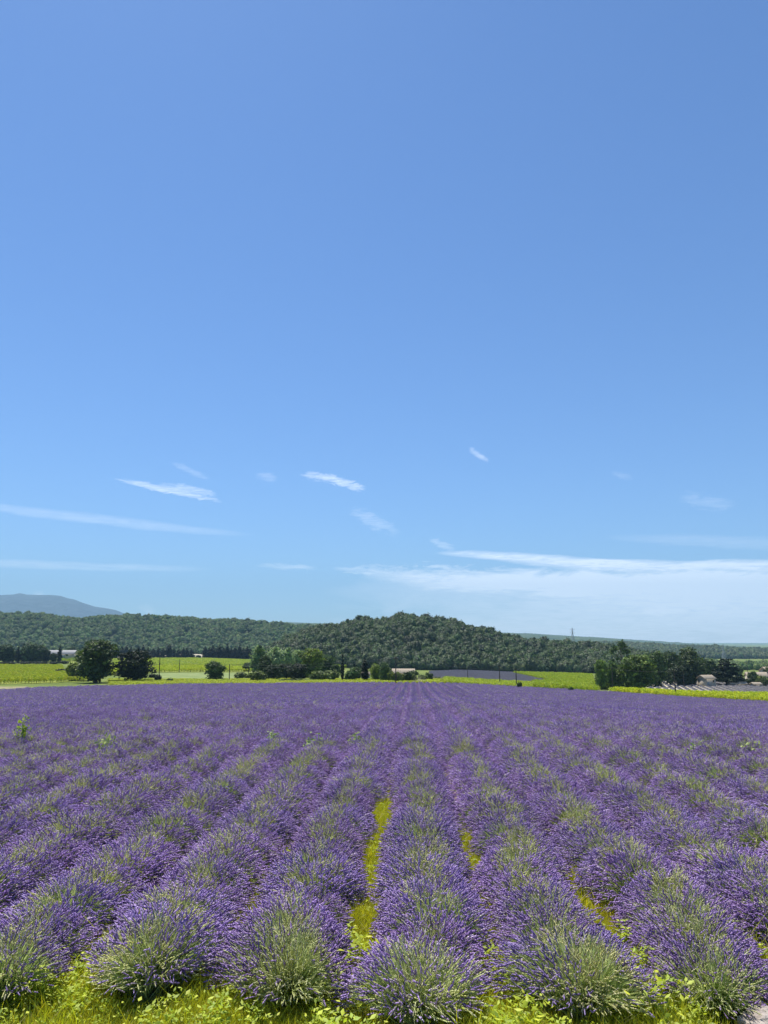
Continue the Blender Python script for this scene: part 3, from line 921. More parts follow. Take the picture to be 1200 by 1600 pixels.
# rock in the lower right corner
def rock():
    me = bpy.data.meshes.new('rock')
    import bmesh
    from mathutils import noise
    bm = bmesh.new()
    bmesh.ops.create_icosphere(bm, subdivisions=5, radius=1)
    for v in bm.verts:
        d = v.co.normalized()
        k = 1 + 0.28 * noise.noise(d * 1.7 + Vector((3, 1, 2))) + 0.10 * noise.noise(d * 5) + 0.04 * noise.noise(d * 14) + 0.02 * noise.noise(d * 30)
        v.co = Vector((d.x * 0.34, d.y * 0.30, d.z * 0.20)) * k
    for f in bm.faces: f.smooth = True
    bm.to_mesh(me); bm.free()
    me.materials.append(M['rock'])
    p, D = hit(1196, 1634)
    o = obj('rock', me, None, (p.x + 0.10, p.y, p.z + 0.10))
    o.rotation_euler = (0, 0.1, 0.5)
    o.location.z += 0.03
    tag(o, 'pale pitted limestone rock in the grass at the lower right corner', 'rock')
rock()

# ------------------------------------------------------------------ trees
def crown_geo(lobes, n, leaf, seed, shell=0.55, flat=1.0, density_dark=True, up=0.35):
    """leaf faces spread through uneven lobes: (centre xyz, radii xyz)"""
    global rng
    keep = rng; rng = np.random.default_rng(seed)
    g = Geo()
    vol = np.array([l[3] * l[4] * l[5] for l in lobes]) ** 0.75
    cnt = (vol / vol.sum() * n).astype(int) + 1
    for l, c in zip(lobes, cnt):
        ctr = np.array(l[:3]); rad = np.array(l[3:6])
        # small clumps inside each lobe
        nc = max(6, c // 22)
        uc = unit(rng.normal(size=(nc, 3)))
        cc = uc * (shell + (1 - shell) * rng.random(nc)[:, None]) * rad
        ct_ = np.clip(rng.normal(0.45, 0.2, nc), 0, 1)
        which = rng.integers(0, nc, c)
        P_ = ctr + cc[which] + rng.normal(size=(c, 3)) * (rad.mean() * 0.19) * np.array([1, 1, 0.75 * flat])
        N_ = unit(uc[which] + rng.normal(scale=0.6, size=(c, 3)) + np.array([0, 0, up]))
        leaves(g, P_, N_, leaf * rng.uniform(0.6, 1.3, c), np.clip(ct_[which] + rng.normal(scale=0.14, size=c), 0, 1), 0, aspect=1.3)
    rng = keep
    return g

def trunk_geo(h, r0, limbs, seed):
    r = np.random.default_rng(seed)
    g = Geo()
    t = np.linspace(0, 1, 7)
    wob = r.normal(scale=0.012 * h, size=(7, 2)); wob[0] = 0
    line = np.stack([wob[:, 0], wob[:, 1], t * h - 0.3 * (t == 0)], 1)
    tube(g, line, r0 * (1.25 - 0.95 * t) + 0.03, 8)
    for (z0, ln_, a, el_) in limbs:
        b = np.array([0, 0, z0])
        d = np.array([math.cos(a) * math.cos(el_), math.sin(a) * math.cos(el_), math.sin(el_)])
        tt = np.linspace(0, 1, 5)[:, None]
        tube(g, b + d * ln_ * tt + np.array([0, 0, 0.12 * ln_]) * tt ** 2, r0 * 0.45 * (1.05 - 0.85 * tt[:, 0]), 6)
    return g

# unit trees are 10 m tall; every kind has its own crown outline
def make_kind(kind, seed):
    r = np.random.default_rng(seed)
    if kind == 'broadleaf':
        lobes = [(0, 0, 5.4, 2.9, 2.9, 3.2), (0.3, 0, 7.6, 1.9, 1.9, 2.1), (0, 0, 2.4, 2.7, 2.7, 2.3)]
        for q in range(13):
            a = r.uniform(0, 6.28); z = r.uniform(1.3, 8.2); d = 2.5 * math.sin(math.pi * min(1, (z - 0.6) / 9.0)) * r.uniform(0.75, 1.15)
            s = r.uniform(0.9, 1.6)
            lobes.append((math.cos(a) * d, math.sin(a) * d, z, s * 1.15, s * 1.15, s))
        cg = crown_geo(lobes, 7500, 0.40, seed)
        tg = trunk_geo(6.5, 0.28, [(2.0 + q * 0.7, 2.6, q * 2.1, 0.6) for q in range(5)], seed)
    elif kind == 'poplar':
        lobes = [(0, 0, 4.8, 2.1, 2.1, 4.2)]
        for q in range(14):
            a = r.uniform(0, 6.28); z = r.uniform(1.0, 9.0); d = 1.9 * math.sin(math.pi * min(1, z / 10.5)) * r.uniform(0.6, 1.25)
            lobes.append((math.cos(a) * d, math.sin(a) * d, z, r.uniform(0.5, 0.95), r.uniform(0.5, 0.95), r.uniform(0.8, 1.5)))
        cg = crown_geo(lobes, 6500, 0.36, seed, shell=0.5)
        tg = trunk_geo(8.5, 0.22, [(2.0 + q * 0.8, 2.0, q * 2.3, 0.95) for q in range(6)], seed)
    elif kind == 'cypress':
        lobes = [(0.05 * math.sin(q * 2.0), 0.05 * math.cos(q * 1.7), 0.9 + q * 0.85, 1.0 * w_, 1.0 * w_, 0.85) for q, w_ in enumerate((0.72, 0.95, 1.0, 1.02, 0.98, 0.93, 0.84, 0.72, 0.55, 0.38, 0.2))]
        cg = crown_geo(lobes, 4600, 0.27, seed, shell=0.6, up=0.9)
        tg = trunk_geo(8.0, 0.18, [], seed)
    elif kind == 'cedar':
        lobes = []
        for q in range(9):
            z = 1.6 + q * 0.9
            rr = 4.6 * (1 - (q / 9.6)) ** 0.75 + 0.3
            nn = 6 if q < 6 else 3
            for s_ in range(nn):
                a = s_ * 6.28 / nn + q * 0.8 + r.uniform(-0.3, 0.3)
                d = rr * r.uniform(0.45, 0.8)
                lobes.append((math.cos(a) * d, math.sin(a) * d, z + r.uniform(-0.2, 0.2), rr * 0.42, rr * 0.42, 0.34))
        lobes.append((0, 0, 4.5, 1.5, 1.5, 3.6))
        cg = crown_geo(lobes, 9000, 0.46, seed, shell=0.3, flat=0.5)
        tg = trunk_geo(9.3, 0.35, [(1.4 + q * 0.9, 3.4 * (1 - q / 10), q * 2.4, 0.08) for q in range(8)], seed)
    elif kind == 'dense_conifer':
        lobes = [(0, 0, 4.6, 3.8, 3.8, 3.7), (0, 0.2, 7.3, 2.9, 2.9, 2.1), (-1.0, 0, 3.0, 3.4, 3.4, 2.2)]
        for q in range(26):
            a = r.uniform(0, 6.28); z = r.uniform(1.4, 8.8); d = 4.0 * math.sqrt(max(0.05, 1 - ((z - 4.6) / 5.2) ** 2)) * r.uniform(0.8, 1.08)
            lobes.append((math.cos(a) * d, math.sin(a) * d, z, r.uniform(0.9, 1.5), r.uniform(0.9, 1.5), 0.42))
        cg = crown_geo(lobes, 9500, 0.42, seed, shell=0.6, flat=0.7)
        tg = trunk_geo(6.0, 0.32, [], seed)
    elif kind == 'open_pine':
        lobes = []
        for (x_, z_, s_) in ((0, 9.0, 1.2), (1.2, 8.5, 0.9), (-1.3, 8.3, 1.0), (2.1, 7.5, 0.9), (-2.2, 7.4, 0.8), (0.6, 7.4, 0.8), (1.6, 6.2, 0.8), (-1.4, 6.0, 0.7), (2.6, 6.4, 0.6), (-2.5, 5.6, 0.6)):
            lobes.append((x_, r.uniform(-1.2, 1.2), z_, s_ * 1.1, s_ * 1.1, s_ * 0.7))
        cg = crown_geo(lobes, 2300, 0.26, seed, shell=0.4)
        tg = trunk_geo(8.6, 0.20, [(3.6 + q * 0.6, 2.6, (q % 2) * 3.14 + r.uniform(-0.5, 0.5), 0.75) for q in range(8)], seed)
    elif kind == 'shrub':
        lobes = [(0, 0, 4.2, 5.0, 4.4, 4.6)]
        for q in range(8):
            a = q * 0.785 + r.uniform(-0.3, 0.3)
            lobes.append((math.cos(a) * 4.6, math.sin(a) * 3.8, r.uniform(2.2, 6.6), r.uniform(1.8, 2.8), r.uniform(1.8, 2.8), r.uniform(1.6, 2.8)))
        cg = crown_geo(lobes, 3000, 1.0, seed, shell=0.6)
        tg = trunk_geo(5.0, 0.3, [(0.5, 4, q * 1.3, 0.8) for q in range(5)], seed)
    return tg.mesh(kind + '_trunk', [M['bark']]), cg.mesh(kind + '_crown', [M['tree']])
KINDS = {}
for kind, cnt in (('broadleaf', 3), ('poplar', 3), ('cypress', 3), ('cedar', 1), ('dense_conifer', 1), ('open_pine', 1), ('shrub', 3)):
    KINDS[kind] = [make_kind(kind, 500 + 17 * i + len(kind)) for i in range(cnt)]
# width of a unit tree (10 m tall)
UNITW = {'broadleaf': 7.4, 'poplar': 5.2, 'cypress': 2.3, 'cedar': 9.5, 'dense_conifer': 9.2, 'open_pine': 6.4, 'shrub': 13.0}
tree_i = 0
def tree(kind, px, base, top, wpx, label, color=(1, 1, 1), D=None, name=None, group=None, cat='tree'):
    """base, top: photo rows of foot and tip; wpx: crown width in photo pixels; D: depth when the foot is hidden"""
    global tree_i
    tree_i += 1
    if D is None:
        p, D = hit(px, base)
    else:
        q = at(px, base, D); p = Vector((q.x, q.y, float(ground(q.x, q.y))))
    h = at(px, top, D).z - p.z
    wd = wpx * D / (FPX * cp)
    if kind == 'cypress' and wd < h * 0.14: wd = h * 0.14
    var = KINDS[kind][tree_i % len(KINDS[kind])]
    sz = h / 10.0
    sxy = wd / UNITW[kind]
    root = empty(name or {'broadleaf': 'broadleaf_tree', 'poplar': 'poplar_tree', 'cypress': 'cypress_tree', 'cedar': 'cedar_tree', 'dense_conifer': 'conifer_tree', 'open_pine': 'pine_tree', 'shrub': 'shrub'}[kind],
                 p, (tree_i * 2.399) % 6.28 if kind not in ('open_pine',) else YAW, (sxy, sxy, sz))
    tag(root, label, cat, group)
    t = obj('trunk', var[0], root); c = obj('crown', var[1], root)
    c.color = (*color, 1)
    return root
DK = (0.24, 0.30, 0.33)
SILVER = (5.0, 4.3, 9.0)
YEL = (2.6, 2.2, 1.4)
MIDG = (1.25, 1.25, 1.2)
OLIVE = (2.4, 2.0, 2.4)
tree('broadleaf', 149, 1067, 993, 66, 'large leafy green tree standing at the far edge of the lavender, left side', (0.85, 0.95, 0.7))
tree('shrub', 122, 1064, 1032, 36, 'lighter yellow green shrub hugging the large leafy tree on its left', YEL, cat='shrub', name='shrub')
tree('broadleaf', 128, 1052, 1012, 26, 'light green tree just behind the large leafy tree', YEL, D=330)
tree('shrub', 97, 1054, 1044, 22, 'small dark low shrub in the vines left of the large leafy tree', DK, cat='shrub')
tree('dense_conifer', 211, 1066, 1012, 58, 'dense black green conifer beside the large leafy tree', (0.2, 0.26, 0.24))
tree('shrub', 246, 1066, 1052, 12, 'dark ivy bush wrapped round the foot of the pole right of the conifer', DK, cat='shrub')
tree('shrub', 238, 1060, 1052, 11, 'small round dark bush between conifer and pole', DK, cat='shrub')
tree('shrub', 265, 1067, 1059, 12, 'small green bush in the meadow right of the ivy covered pole', MIDG, cat='shrub')
tree('broadleaf', 335, 1064, 1031, 32, 'small round tree alone in the meadow', (1.2, 1.3, 1.2))
tree('shrub', 375, 1061, 1049, 20, 'olive green bush in the meadow left of the silvery trees', OLIVE, cat='shrub')
tree('shrub', 388, 1060, 1052, 16, 'flat bush just left of the pale round bush', OLIVE, cat='shrub')
GP = 'trees and bushes around the farmhouse'
tree('poplar', 403, 1060, 1005, 26, 'leftmost silvery poplar of the clump beside the meadow', (3.0, 2.8, 4.6), D=275, group=GP)
tree('poplar', 428, 1060, 1006, 30, 'tall silvery poplar, second from the left in the clump', SILVER, D=270, group=GP)
tree('poplar', 447, 1060, 1010, 26, 'silvery poplar in the middle of the clump', SILVER, D=280, group=GP)
tree('poplar', 462, 1060, 1013, 26, 'paler silvery poplar between the middle one and the bright green tree', (4.0, 3.6, 6.5), D=290, group=GP)
tree('broadleaf', 486, 1062, 1008, 36, 'bright yellow green tree at the right of the silvery poplars', (2.6, 2.3, 1.0), D=260, group=GP)
tree('broadleaf', 466, 1064, 1034, 32, 'low black green tree in front of the silvery poplars', (0.35, 0.4, 0.42), group=GP)
tree('broadleaf', 425, 1062, 1036, 26, 'dark tree low in front of the tall silvery poplar', (0.5, 0.6, 0.6), D=250, group=GP)
tree('shrub', 403, 1066, 1046, 28, 'pale round bush at the left foot of the poplar clump', OLIVE, group=GP, cat='shrub')
tree('shrub', 441, 1062, 1050, 16, 'whitish green bush in front of the dark trees', (2.0, 1.9, 3.2), group=GP, cat='shrub')
tree('shrub', 462, 1066, 1060, 60, 'long low hedge bush at the edge below the dark tree', MIDG, group=GP, cat='shrub')
tree('broadleaf', 511, 1062, 1020, 28, 'dark green tree right of the bright green one', (1.1, 1.3, 1.4), D=275, group=GP)
tree('broadleaf', 386, 1050, 1034, 18, 'small tree at the left back of the poplars', (1, 1.1, 1.1), D=380, group=GP)
tree('broadleaf', 414, 1058, 1022, 26, 'dark tree low between the first two silvery poplars', (0.7, 0.8, 0.7), D=262, group=GP)
tree('broadleaf', 446, 1060, 1034, 30, 'dark bushy tree filling the gap below the middle poplars', (0.5, 0.6, 0.5), D=262, group=GP)
tree('broadleaf', 474, 1058, 1016, 30, 'mid green tree behind the bright yellow green one', (1.2, 1.3, 0.9), D=300, group=GP)
tree('broadleaf', 499, 1060, 1018, 26, 'green tree right behind the bright yellow green one', (1.3, 1.5, 1.0), D=295, group=GP)
tree('broadleaf', 556, 1060, 1040, 24, 'low dark green tree between the two cypresses', (0.8, 1.0, 0.8), D=262, group=GP)
tree('broadleaf', 524, 1060, 1036, 18, 'dark green tree just behind the thin cypress', (0.8, 1.0, 0.9), D=270, group=GP)
tree('shrub', 497, 1065, 1046, 26, 'olive bush left of the thin cypress', OLIVE, group=GP, cat='shrub')
tree('shrub', 517, 1065, 1045, 26, 'grey green bush touching the thin cypress on its left', OLIVE, group=GP, cat='shrub')
tree('shrub', 549, 1065, 1043, 22, 'green bush just right of the thin cypress', (1.1, 1.3, 1.2), group=GP, cat='shrub')
tree('cypress', 535, 1065, 1020, 5, 'tall thin dark cypress rising alone above the bushes', DK, group=GP)
tree('cypress', 570, 1065, 1027, 13, 'broad dark cypress left of the farmhouse', DK, group=GP)
tree('broadleaf', 587, 1065, 1035, 20, 'light yellow green tree right of the broad cypress', (3.2, 2.8, 1.4), group=GP)
tree('broadleaf', 600, 1066, 1033, 18, 'grey green tree in front of the farmhouse roof end', (1.5, 1.6, 1.9), group=GP)
tree('shrub', 612, 1067, 1048, 14, 'yellowish shrub below the farmhouse roof', YEL, group=GP, cat='shrub')
tree('broadleaf', 606, 1066, 1040, 16, 'thin grey green tree hiding the left end of the farmhouse', (2.0, 2.0, 2.6), group=GP)
tree('shrub', 630, 1067, 1052, 14, 'low yellowish shrub before the farmhouse wall', YEL, group=GP, cat='shrub')
tree('shrub', 645, 1067, 1051, 14, 'low green shrub at the right corner of the farmhouse', OLIVE, group=GP, cat='shrub')
tree('shrub', 624, 1067, 1048, 16, 'green shrub in front of the middle of the farmhouse', OLIVE, group=GP, cat='shrub')
tree('shrub', 637, 1067, 1047, 18, 'dark shrub in front of the right end of the farmhouse', (0.7, 0.8, 0.7), group=GP, cat='shrub')
tree('shrub', 660, 1065, 1053, 16, 'grey shrub behind the bleached dead shrub', OLIVE, group=GP, cat='shrub')
tree('shrub', 671, 1064, 1049, 12, 'round green bush beside the grey lavender patch', (1.1, 1.2, 1.0), group=GP, cat='shrub')
tree('shrub', 646, 1060, 1046, 16, 'low tree right behind the farmhouse', (0.9, 1.0, 0.9), D=320, group=GP, cat='shrub')
for i, (px, by, ty, w_, lab) in enumerate([(812, 1078, 1064, 8, 'dark bush at the foot of the pole by the grey lavender patch'), (693, 1067, 1061, 12, 'low dark bush leftmost along the vineyard edge'),
        (720, 1068, 1062, 14, 'low green bush in the middle of the vineyard edge'), (755, 1069, 1063, 12, 'low bush on the vineyard edge near the poles'),
        (892, 1083, 1072, 9, 'dark bush at the front edge of the vineyard'), (853, 1080, 1073, 12, 'low olive bush at the vineyard corner')]):
    tree('shrub', px, by, ty, w_, lab, (0.8, 0.95, 0.7), cat='shrub', group='bushes along the vineyard edge')
GR = 'trees beside the small stone house'
tree('broadleaf', 940, 1080, 1026, 22, 'light green slender tree, leftmost of the right hand wood', (2.6, 2.5, 1.8), D=250, group=GR)
tree('open_pine', 973, 1070, 999, 34, 'tall pine with an open airy crown above the right hand wood', (1.1, 1.2, 1.1), D=290, group=GR)
tree('broadleaf', 957, 1078, 1030, 22, 'green tree left of the pole with ivy', (1.9, 2.0, 1.3), D=255, group=GR)
tree('shrub', 946, 1080, 1056, 26, 'light green bush at the left foot of the right hand wood', YEL, D=256, group=GR, cat='shrub')
tree('broadleaf', 966, 1078, 1034, 26, 'mid green tree tucked behind the ivy pole', (1.3, 1.4, 1.1), D=262, group=GR)
tree('shrub', 957, 1084, 1067, 8, 'ivy clump round the foot of the pole left of the yellow vines', DK, cat='shrub')
tree('broadleaf', 1000, 1080, 1017, 54, 'large bushy green tree at the front of the right hand wood', (1.9, 1.9, 1.2), D=248, group=GR)
tree('broadleaf', 983, 1080, 1026, 34, 'green tree between the ivy pole and the large bushy one', (1.8, 1.8, 1.1), D=252, group=GR)
tree('broadleaf', 1025, 1072, 1015, 40, 'dark green tree behind the large bushy one', (1.2, 1.3, 0.9), D=300, group=GR)
tree('broadleaf', 1048, 1070, 1013, 38, 'dark oak left of the tallest one', (0.75, 0.85, 0.7), D=330, group=GR)
tree('broadleaf', 1078, 1070, 1008, 46, 'tallest dark oak behind the small stone house', (1.1, 1.1, 0.7), D=335, group=GR)
tree('broadleaf', 1065, 1070, 1030, 40, 'low dark oak left of the small stone house', (0.5, 0.6, 0.5), D=320, group=GR)
tree('broadleaf', 1100, 1068, 1026, 30, 'dark oak just behind the roof of the small stone house', (0.7, 0.85, 0.7), D=345, group=GR)
tree('broadleaf', 1112, 1068, 1028, 22, 'green tree between the oak and the cedar', (1.0, 1.2, 1.0), D=340, group=GR)
tree('cedar', 1136, 1067, 1025, 54, 'broad black green cedar with level branches right of the stone house', (0.25, 0.32, 0.34), D=330, group=GR)
tree('broadleaf', 1155, 1064, 1040, 14, 'small blue green tree right of the cedar', (0.9, 1.1, 1.3), D=380, group=GR)
tree('broadleaf', 1177, 1066, 1047, 18, 'rounded green tree in front of the right hand farm', (1.2, 1.3, 0.9), D=330, group=GR)
tree('shrub', 1192, 1067, 1053, 18, 'rounded olive bush by the right hand farm', OLIVE, D=322, group=GR, cat='shrub')
tree('broadleaf', 1201, 1064, 1040, 16, 'dark tree at the right edge beside the farm roofs', (0.8, 0.9, 0.7), D=350, group=GR)
tree('shrub', 1166, 1067, 1059, 12, 'low green bush left of the right hand farm', MIDG, D=330, group=GR, cat='shrub')
# left tree line
GLL = 'dark tree line at the left edge'
for i, (px, ty, w_, kind, colr, lab) in enumerate([
        (-14, 1002, 34, 'broadleaf', (0.6, 0.75, 0.8), 'dark tree half out of frame at the left end of the tree line'),
        (8, 1004, 32, 'broadleaf', (0.55, 0.7, 0.75), 'dark tree at the left end of the tree line'),
        (14, 1014, 22, 'broadleaf', (1.0, 1.2, 1.5), 'grey green tree in front at the left end of the tree line'),
        (27, 1009, 10, 'cypress', DK, 'dark pointed cypress left in the tree line'),
        (35, 1006, 12, 'cypress', DK, 'taller dark cypress just right of the pointed one'),
        (47, 1002, 30, 'broadleaf', (0.8, 1.0, 0.9), 'green tree in the middle of the left tree line'),
        (60, 1006, 26, 'broadleaf', (0.75, 0.9, 0.8), 'green tree right of the middle of the left tree line'),
        (71, 1013, 14, 'broadleaf', (0.4, 0.5, 0.5), 'dark tree at the right end of the left tree line'),
        (83, 1019, 12, 'broadleaf', (0.6, 0.75, 0.7), 'small tree left of the barn cypress'),
        (92, 1007, 8, 'cypress', DK, 'dark cypress standing in front of the grey barn'),
        (112, 1008, 18, 'broadleaf', (0.9, 1.1, 0.9), 'rounded tree behind the right end of the grey barn')]):
    tree(kind, px, 1039, ty, w_, lab, colr, D=(545 if 'behind' not in lab else 800), group=GLL)
for i, (px, w_) in enumerate([(-10, 26), (14, 26), (38, 26), (62, 26), (84, 18)]):
    tree('shrub', px, 1041, 1033, w_, ['dark hedge bush half out of frame under the left tree line', 'dark hedge bush, second under the left tree line', 'dark hedge bush, third under the left tree line', 'dark hedge bush, fourth under the left tree line', 'dark hedge bush at the foot of the barn cypress'][i], (0.3, 0.36, 0.4), D=520, group='dark hedge under the left tree line', cat='shrub')
tree('shrub', 100, 1039, 1032, 14, 'small dark bush right of the barn cypress', (0.35, 0.42, 0.45), D=530, cat='shrub')
# long row of cypresses by the pale field
xs1 = [175, 183, 190, 197, 204, 216, 223, 231, 239, 247, 254, 262, 265, 271, 279, 286, 291, 298]
hs1 = [1012, 1010, 1012, 1009, 1012, 1011, 1009, 1013, 1014, 1012, 1014, 1009, 1008, 1014, 1015, 1013, 1014, 1015]
xs2 = [320, 327, 332, 339, 343, 348, 355, 361, 367, 374, 380, 386, 391]
hs2 = [1011, 1012, 1009, 1012, 1007, 1012, 1007, 1013, 1012, 1009, 1014, 1011, 1014]
for i, (px, ty) in enumerate(zip(xs1, hs1)):
    tree('cypress', px, 1028, ty - 1.5, 9 + (i % 3), 'dark cypress, %s from the left in the ragged row along the pale field' % ORD[i], (0.14, 0.20, 0.24), D=800, group='cypresses along the pale field')
for i, (px, ty) in enumerate(zip(xs2, hs2)):
    tree('cypress', px, 1028.5, ty - 1.5, 9.5 + (i % 3) * 1.5, 'dark cypress, %s from the left in the dense row right of the pale field' % ORD[i], (0.14, 0.20, 0.24), D=790, group='cypresses right of the pale field')
for i, (px, ty) in enumerate([(301, 1022), (310, 1023), (244, 1023), (176, 1022)]):
    tree('shrub', px, 1028, ty, 9, ['round bush right of the ragged cypress row', 'last small bush before the pale field gap', 'small round green bush before the cypress row', 'small bush left of the cypress row'][i], (0.6, 0.8, 0.6), D=860, cat='shrub')

# ------------------------------------------------------------------ vineyards and other fields
def vine_geo(seed, n=80, w_=0.55, h=1.5, leaf=0.24):
    global rng
    keep = rng; rng = np.random.default_rng(seed)
    g = Geo()
    P_ = np.stack([rng.normal(scale=w_ * 0.55, size=n), rng.normal(scale=w_ * 0.45, size=n), 0.35 + rng.beta(2.2, 1.4, n) * (h - 0.35)], 1)
    N_ = unit(rng.normal(size=(n, 3)) + np.array([0, 0, 0.7]))
    leaves(g, P_, N_, leaf * rng.uniform(0.6, 1.25, n), np.clip(rng.normal(0.5, 0.25, n), 0, 1), 0, aspect=1.1)
    tube(g, [(0, 0, -0.1), (0.03, 0, 0.3), (0, 0.02, 0.6)], [0.05, 0.04, 0.03], 5, mat=1)
    rng = keep
    return g.mesh('vine', [M['vine'], M['bark']])
vines = [vine_geo(700 + i) for i in range(4)]
M['tilled'] = noise_mat('tilled_earth', [(0.3, (0.30, 0.25, 0.15)), (0.55, (0.36, 0.34, 0.16)), (0.7, (0.46, 0.39, 0.27))], scale=0.4, detail=8, bump=0.2)
M['meadow'] = noise_mat('meadow_grass', [(0.35, (0.14, 0.19, 0.05)), (0.65, (0.24, 0.28, 0.10))], scale=0.15, detail=8, bump=0.2)
M['wheat'] = noise_mat('pale_stubble', [(0.35, (0.36, 0.31, 0.17)), (0.65, (0.50, 0.43, 0.28))], scale=0.1, detail=8, bump=0.1)
M['vineground'] = noise_mat('vineyard_floor', [(0.35, (0.16, 0.21, 0.02)), (0.65, (0.30, 0.33, 0.05))], scale=0.15, detail=8, bump=0.2)
def rows_in(poly, ang, sp_row, sp_in, jit=0.15):
    P = [hit(px, py)[0] for px, py in poly]
    wp = [(p.x, p.y) for p in P]
    cx = np.mean([p[0] for p in wp]); cy = np.mean([p[1] for p in wp])
    ext = max(math.hypot(p[0] - cx, p[1] - cy) for p in wp)
    a = np.arange(-ext, ext, sp_row); b = np.arange(-ext, ext, sp_in)
    A_, B_ = np.meshgrid(a, b)
    A_ = A_.ravel() + rng.normal(scale=jit, size=A_.size); B_ = B_.ravel() + rng.normal(scale=jit * 2, size=B_.size)
    ca, sa = math.cos(R(ang)), math.sin(R(ang))
    x = cx + A_ * ca + B_ * sa; y = cy - A_ * sa + B_ * ca
    k = inside(wp, x, y)
    x, y = x[k], y[k]
    return np.stack([x, y, ground(x, y)], 1)
def vineyard(poly, ang, label, scale=1.0, sp=(2.4, 1.1), color=(1, 1, 1), gm='vineground', cat='vineyard', hs=1.0):
    sheet('vineyard_floor', poly, M[gm], 0.10 * scale, 'ground under the ' + label, 'field', step=4.0 if scale < 1.5 else 10.0)
    p = rows_in(poly, ang, sp[0] * scale, sp[1] * scale)
    p[:, 2] += 0.1 * scale
    s = rng.uniform(0.8, 1.2, len(p)) * scale
    o = scatter('vineyard', vines, p, rng.uniform(0, 6.28, len(p)), np.stack([s, s, s * hs], 1), rng.integers(0, 4, len(p)), color=color)
    tag(o, label, cat, kind='stuff')
    return o
vineyard([(-120, 1042), (96, 1042), (100, 1050), (140, 1052), (140, 1065), (60, 1068), (-10, 1070), (-120, 1071)], 20, 'green vineyard between the left tree line and the lavender', color=(1.15, 1.0, 0.8))
vineyard([(178, 1031), (396, 1031.5), (396, 1041), (300, 1041.5), (178, 1041)], 70, 'upper green vineyard below the cypress rows', scale=2.0, color=(1.0, 0.95, 1.0), hs=0.45)
vineyard([(120, 1026), (93, 1026), (90, 1036), (122, 1036)], 70, 'small orchard plot beside the grey barn', scale=2.0, sp=(3.5, 3), color=(0.9, 0.95, 1.4), hs=0.9)
vineyard([(170, 1044.5), (396, 1044.5), (396, 1050), (240, 1051), (170, 1056)], 75, 'thin bright vineyard strip under the dirt track', scale=1.3, color=(1.3, 1.15, 0.8), hs=0.8)
vineyard([(170, 1062.5), (330, 1063.5), (390, 1063), (650, 1064), (690, 1063), (700, 1069), (600, 1069.5), (400, 1071), (170, 1072)], 80, 'narrow yellow green strip along the far edge of the lavender', color=(1.2, 1.05, 1.2), hs=0.4)
vineyard([(520, 1034), (556, 1036), (560, 1044), (520, 1044)], 60, 'small sunlit vineyard high behind the thin cypress', scale=1.5, color=(1, 1, 1))
vineyard([(695, 1061), (735, 1064), (830, 1069), (835, 1079.5), (740, 1073), (690, 1069)], 30, 'light green vineyard strip in front of the grey lavender patch', color=(1.15, 1.05, 1.6), sp=(3.4, 1.1), hs=0.7)
vineyard([(800, 1052.5), (870, 1054), (925, 1056), (936, 1083.5), (835, 1079), (832, 1069), (862, 1067)], 25, 'green vineyard at the foot of the wooded hill', color=(1.05, 1.0, 0.8), sp=(2.6, 1.2))
vineyard([(955, 1082.5), (1010, 1084.5), (1100, 1088), (1320, 1090), (1320, 1106), (1200, 1101), (1100, 1095), (1000, 1088.5), (955, 1085.5)], -35, 'bright yellow green vineyard along the right side', color=(1.6, 1.35, 0.6), hs=1.0)
sheet('meadow', [(236, 1052), (330, 1052), (395, 1053), (395, 1062), (330, 1063), (236, 1062)], M['meadow'], 0.12, 'grey green meadow round the small lone tree', 'meadow')
sheet('stubble_field', [(172, 1021.6), (318, 1021.8), (322, 1028.6), (172, 1028.6)], M['palesoil'], 0.8, 'pale tan field behind the ragged cypress row', 'field', step=12)
sheet('dirt_track', [(178, 1041.6), (300, 1042), (396, 1041.8), (396, 1044), (300, 1044.3), (178, 1044)], M['tilled'], 0.16, 'dirt track between the two vineyards', 'track', step=4)
sheet('dry_verge', [(-60, 1074), (0, 1073), (40, 1073.5), (55, 1076), (0, 1082), (-60, 1087)], M['dryverge'], 0.06, 'dry straw coloured verge at the left corner of the field', 'verge', step=1.5)

far_meshes_grey = []
for i in range(2):
    g = join_geo(lavender_geo(260, 71 + i, green=0.05, spike=1.9, detail=False))
    far_meshes_grey.append(g.mesh('lavender_grey', [M['lavleaf'], M['lavleaf'], M['lavfar']]))
def lav_patch(poly, ang, label, sp=(1.7, 0.9), s0=1.0, name='lavender_patch', hs=1.0):
    sheet('lavender_soil', poly, M['palesoil'] if sp[0] > 2 else M['soil'], 0.1, 'pale soil under the ' + label, 'soil', step=3)
    p = rows_in(poly, ang, sp[0], sp[1], 0.06)
    p[:, 2] += 0.1
    o = scatter(name, far_meshes_grey, p, np.full(len(p), R(-ang)), rng.uniform(0.9, 1.1, len(p))[:, None] * s0 * np.array([0.85 if hs < 1 else 1.0, 1.0, hs]), rng.integers(0, 2, len(p)))
    tag(o, label, 'lavender field', kind='stuff')
lav_patch([(672, 1050), (722, 1048), (800, 1051.5), (868, 1067), (830, 1068), (735, 1063), (676, 1059.5)], 15, 'grey mauve lavender patch below the wooded hill')
_a, _b = hit(1034, 1065)[0], hit(1060, 1084)[0]
lav_patch([(1012, 1064.5), (1100, 1063.5), (1320, 1065), (1320, 1089.5), (1200, 1089), (1100, 1087.5), (1012, 1084)], math.degrees(math.atan2(_b.x - _a.x, _b.y - _a.y)), 'striped lavender plot with pale soil in front of the stone house', sp=(2.5, 0.75), s0=0.92, hs=0.62)

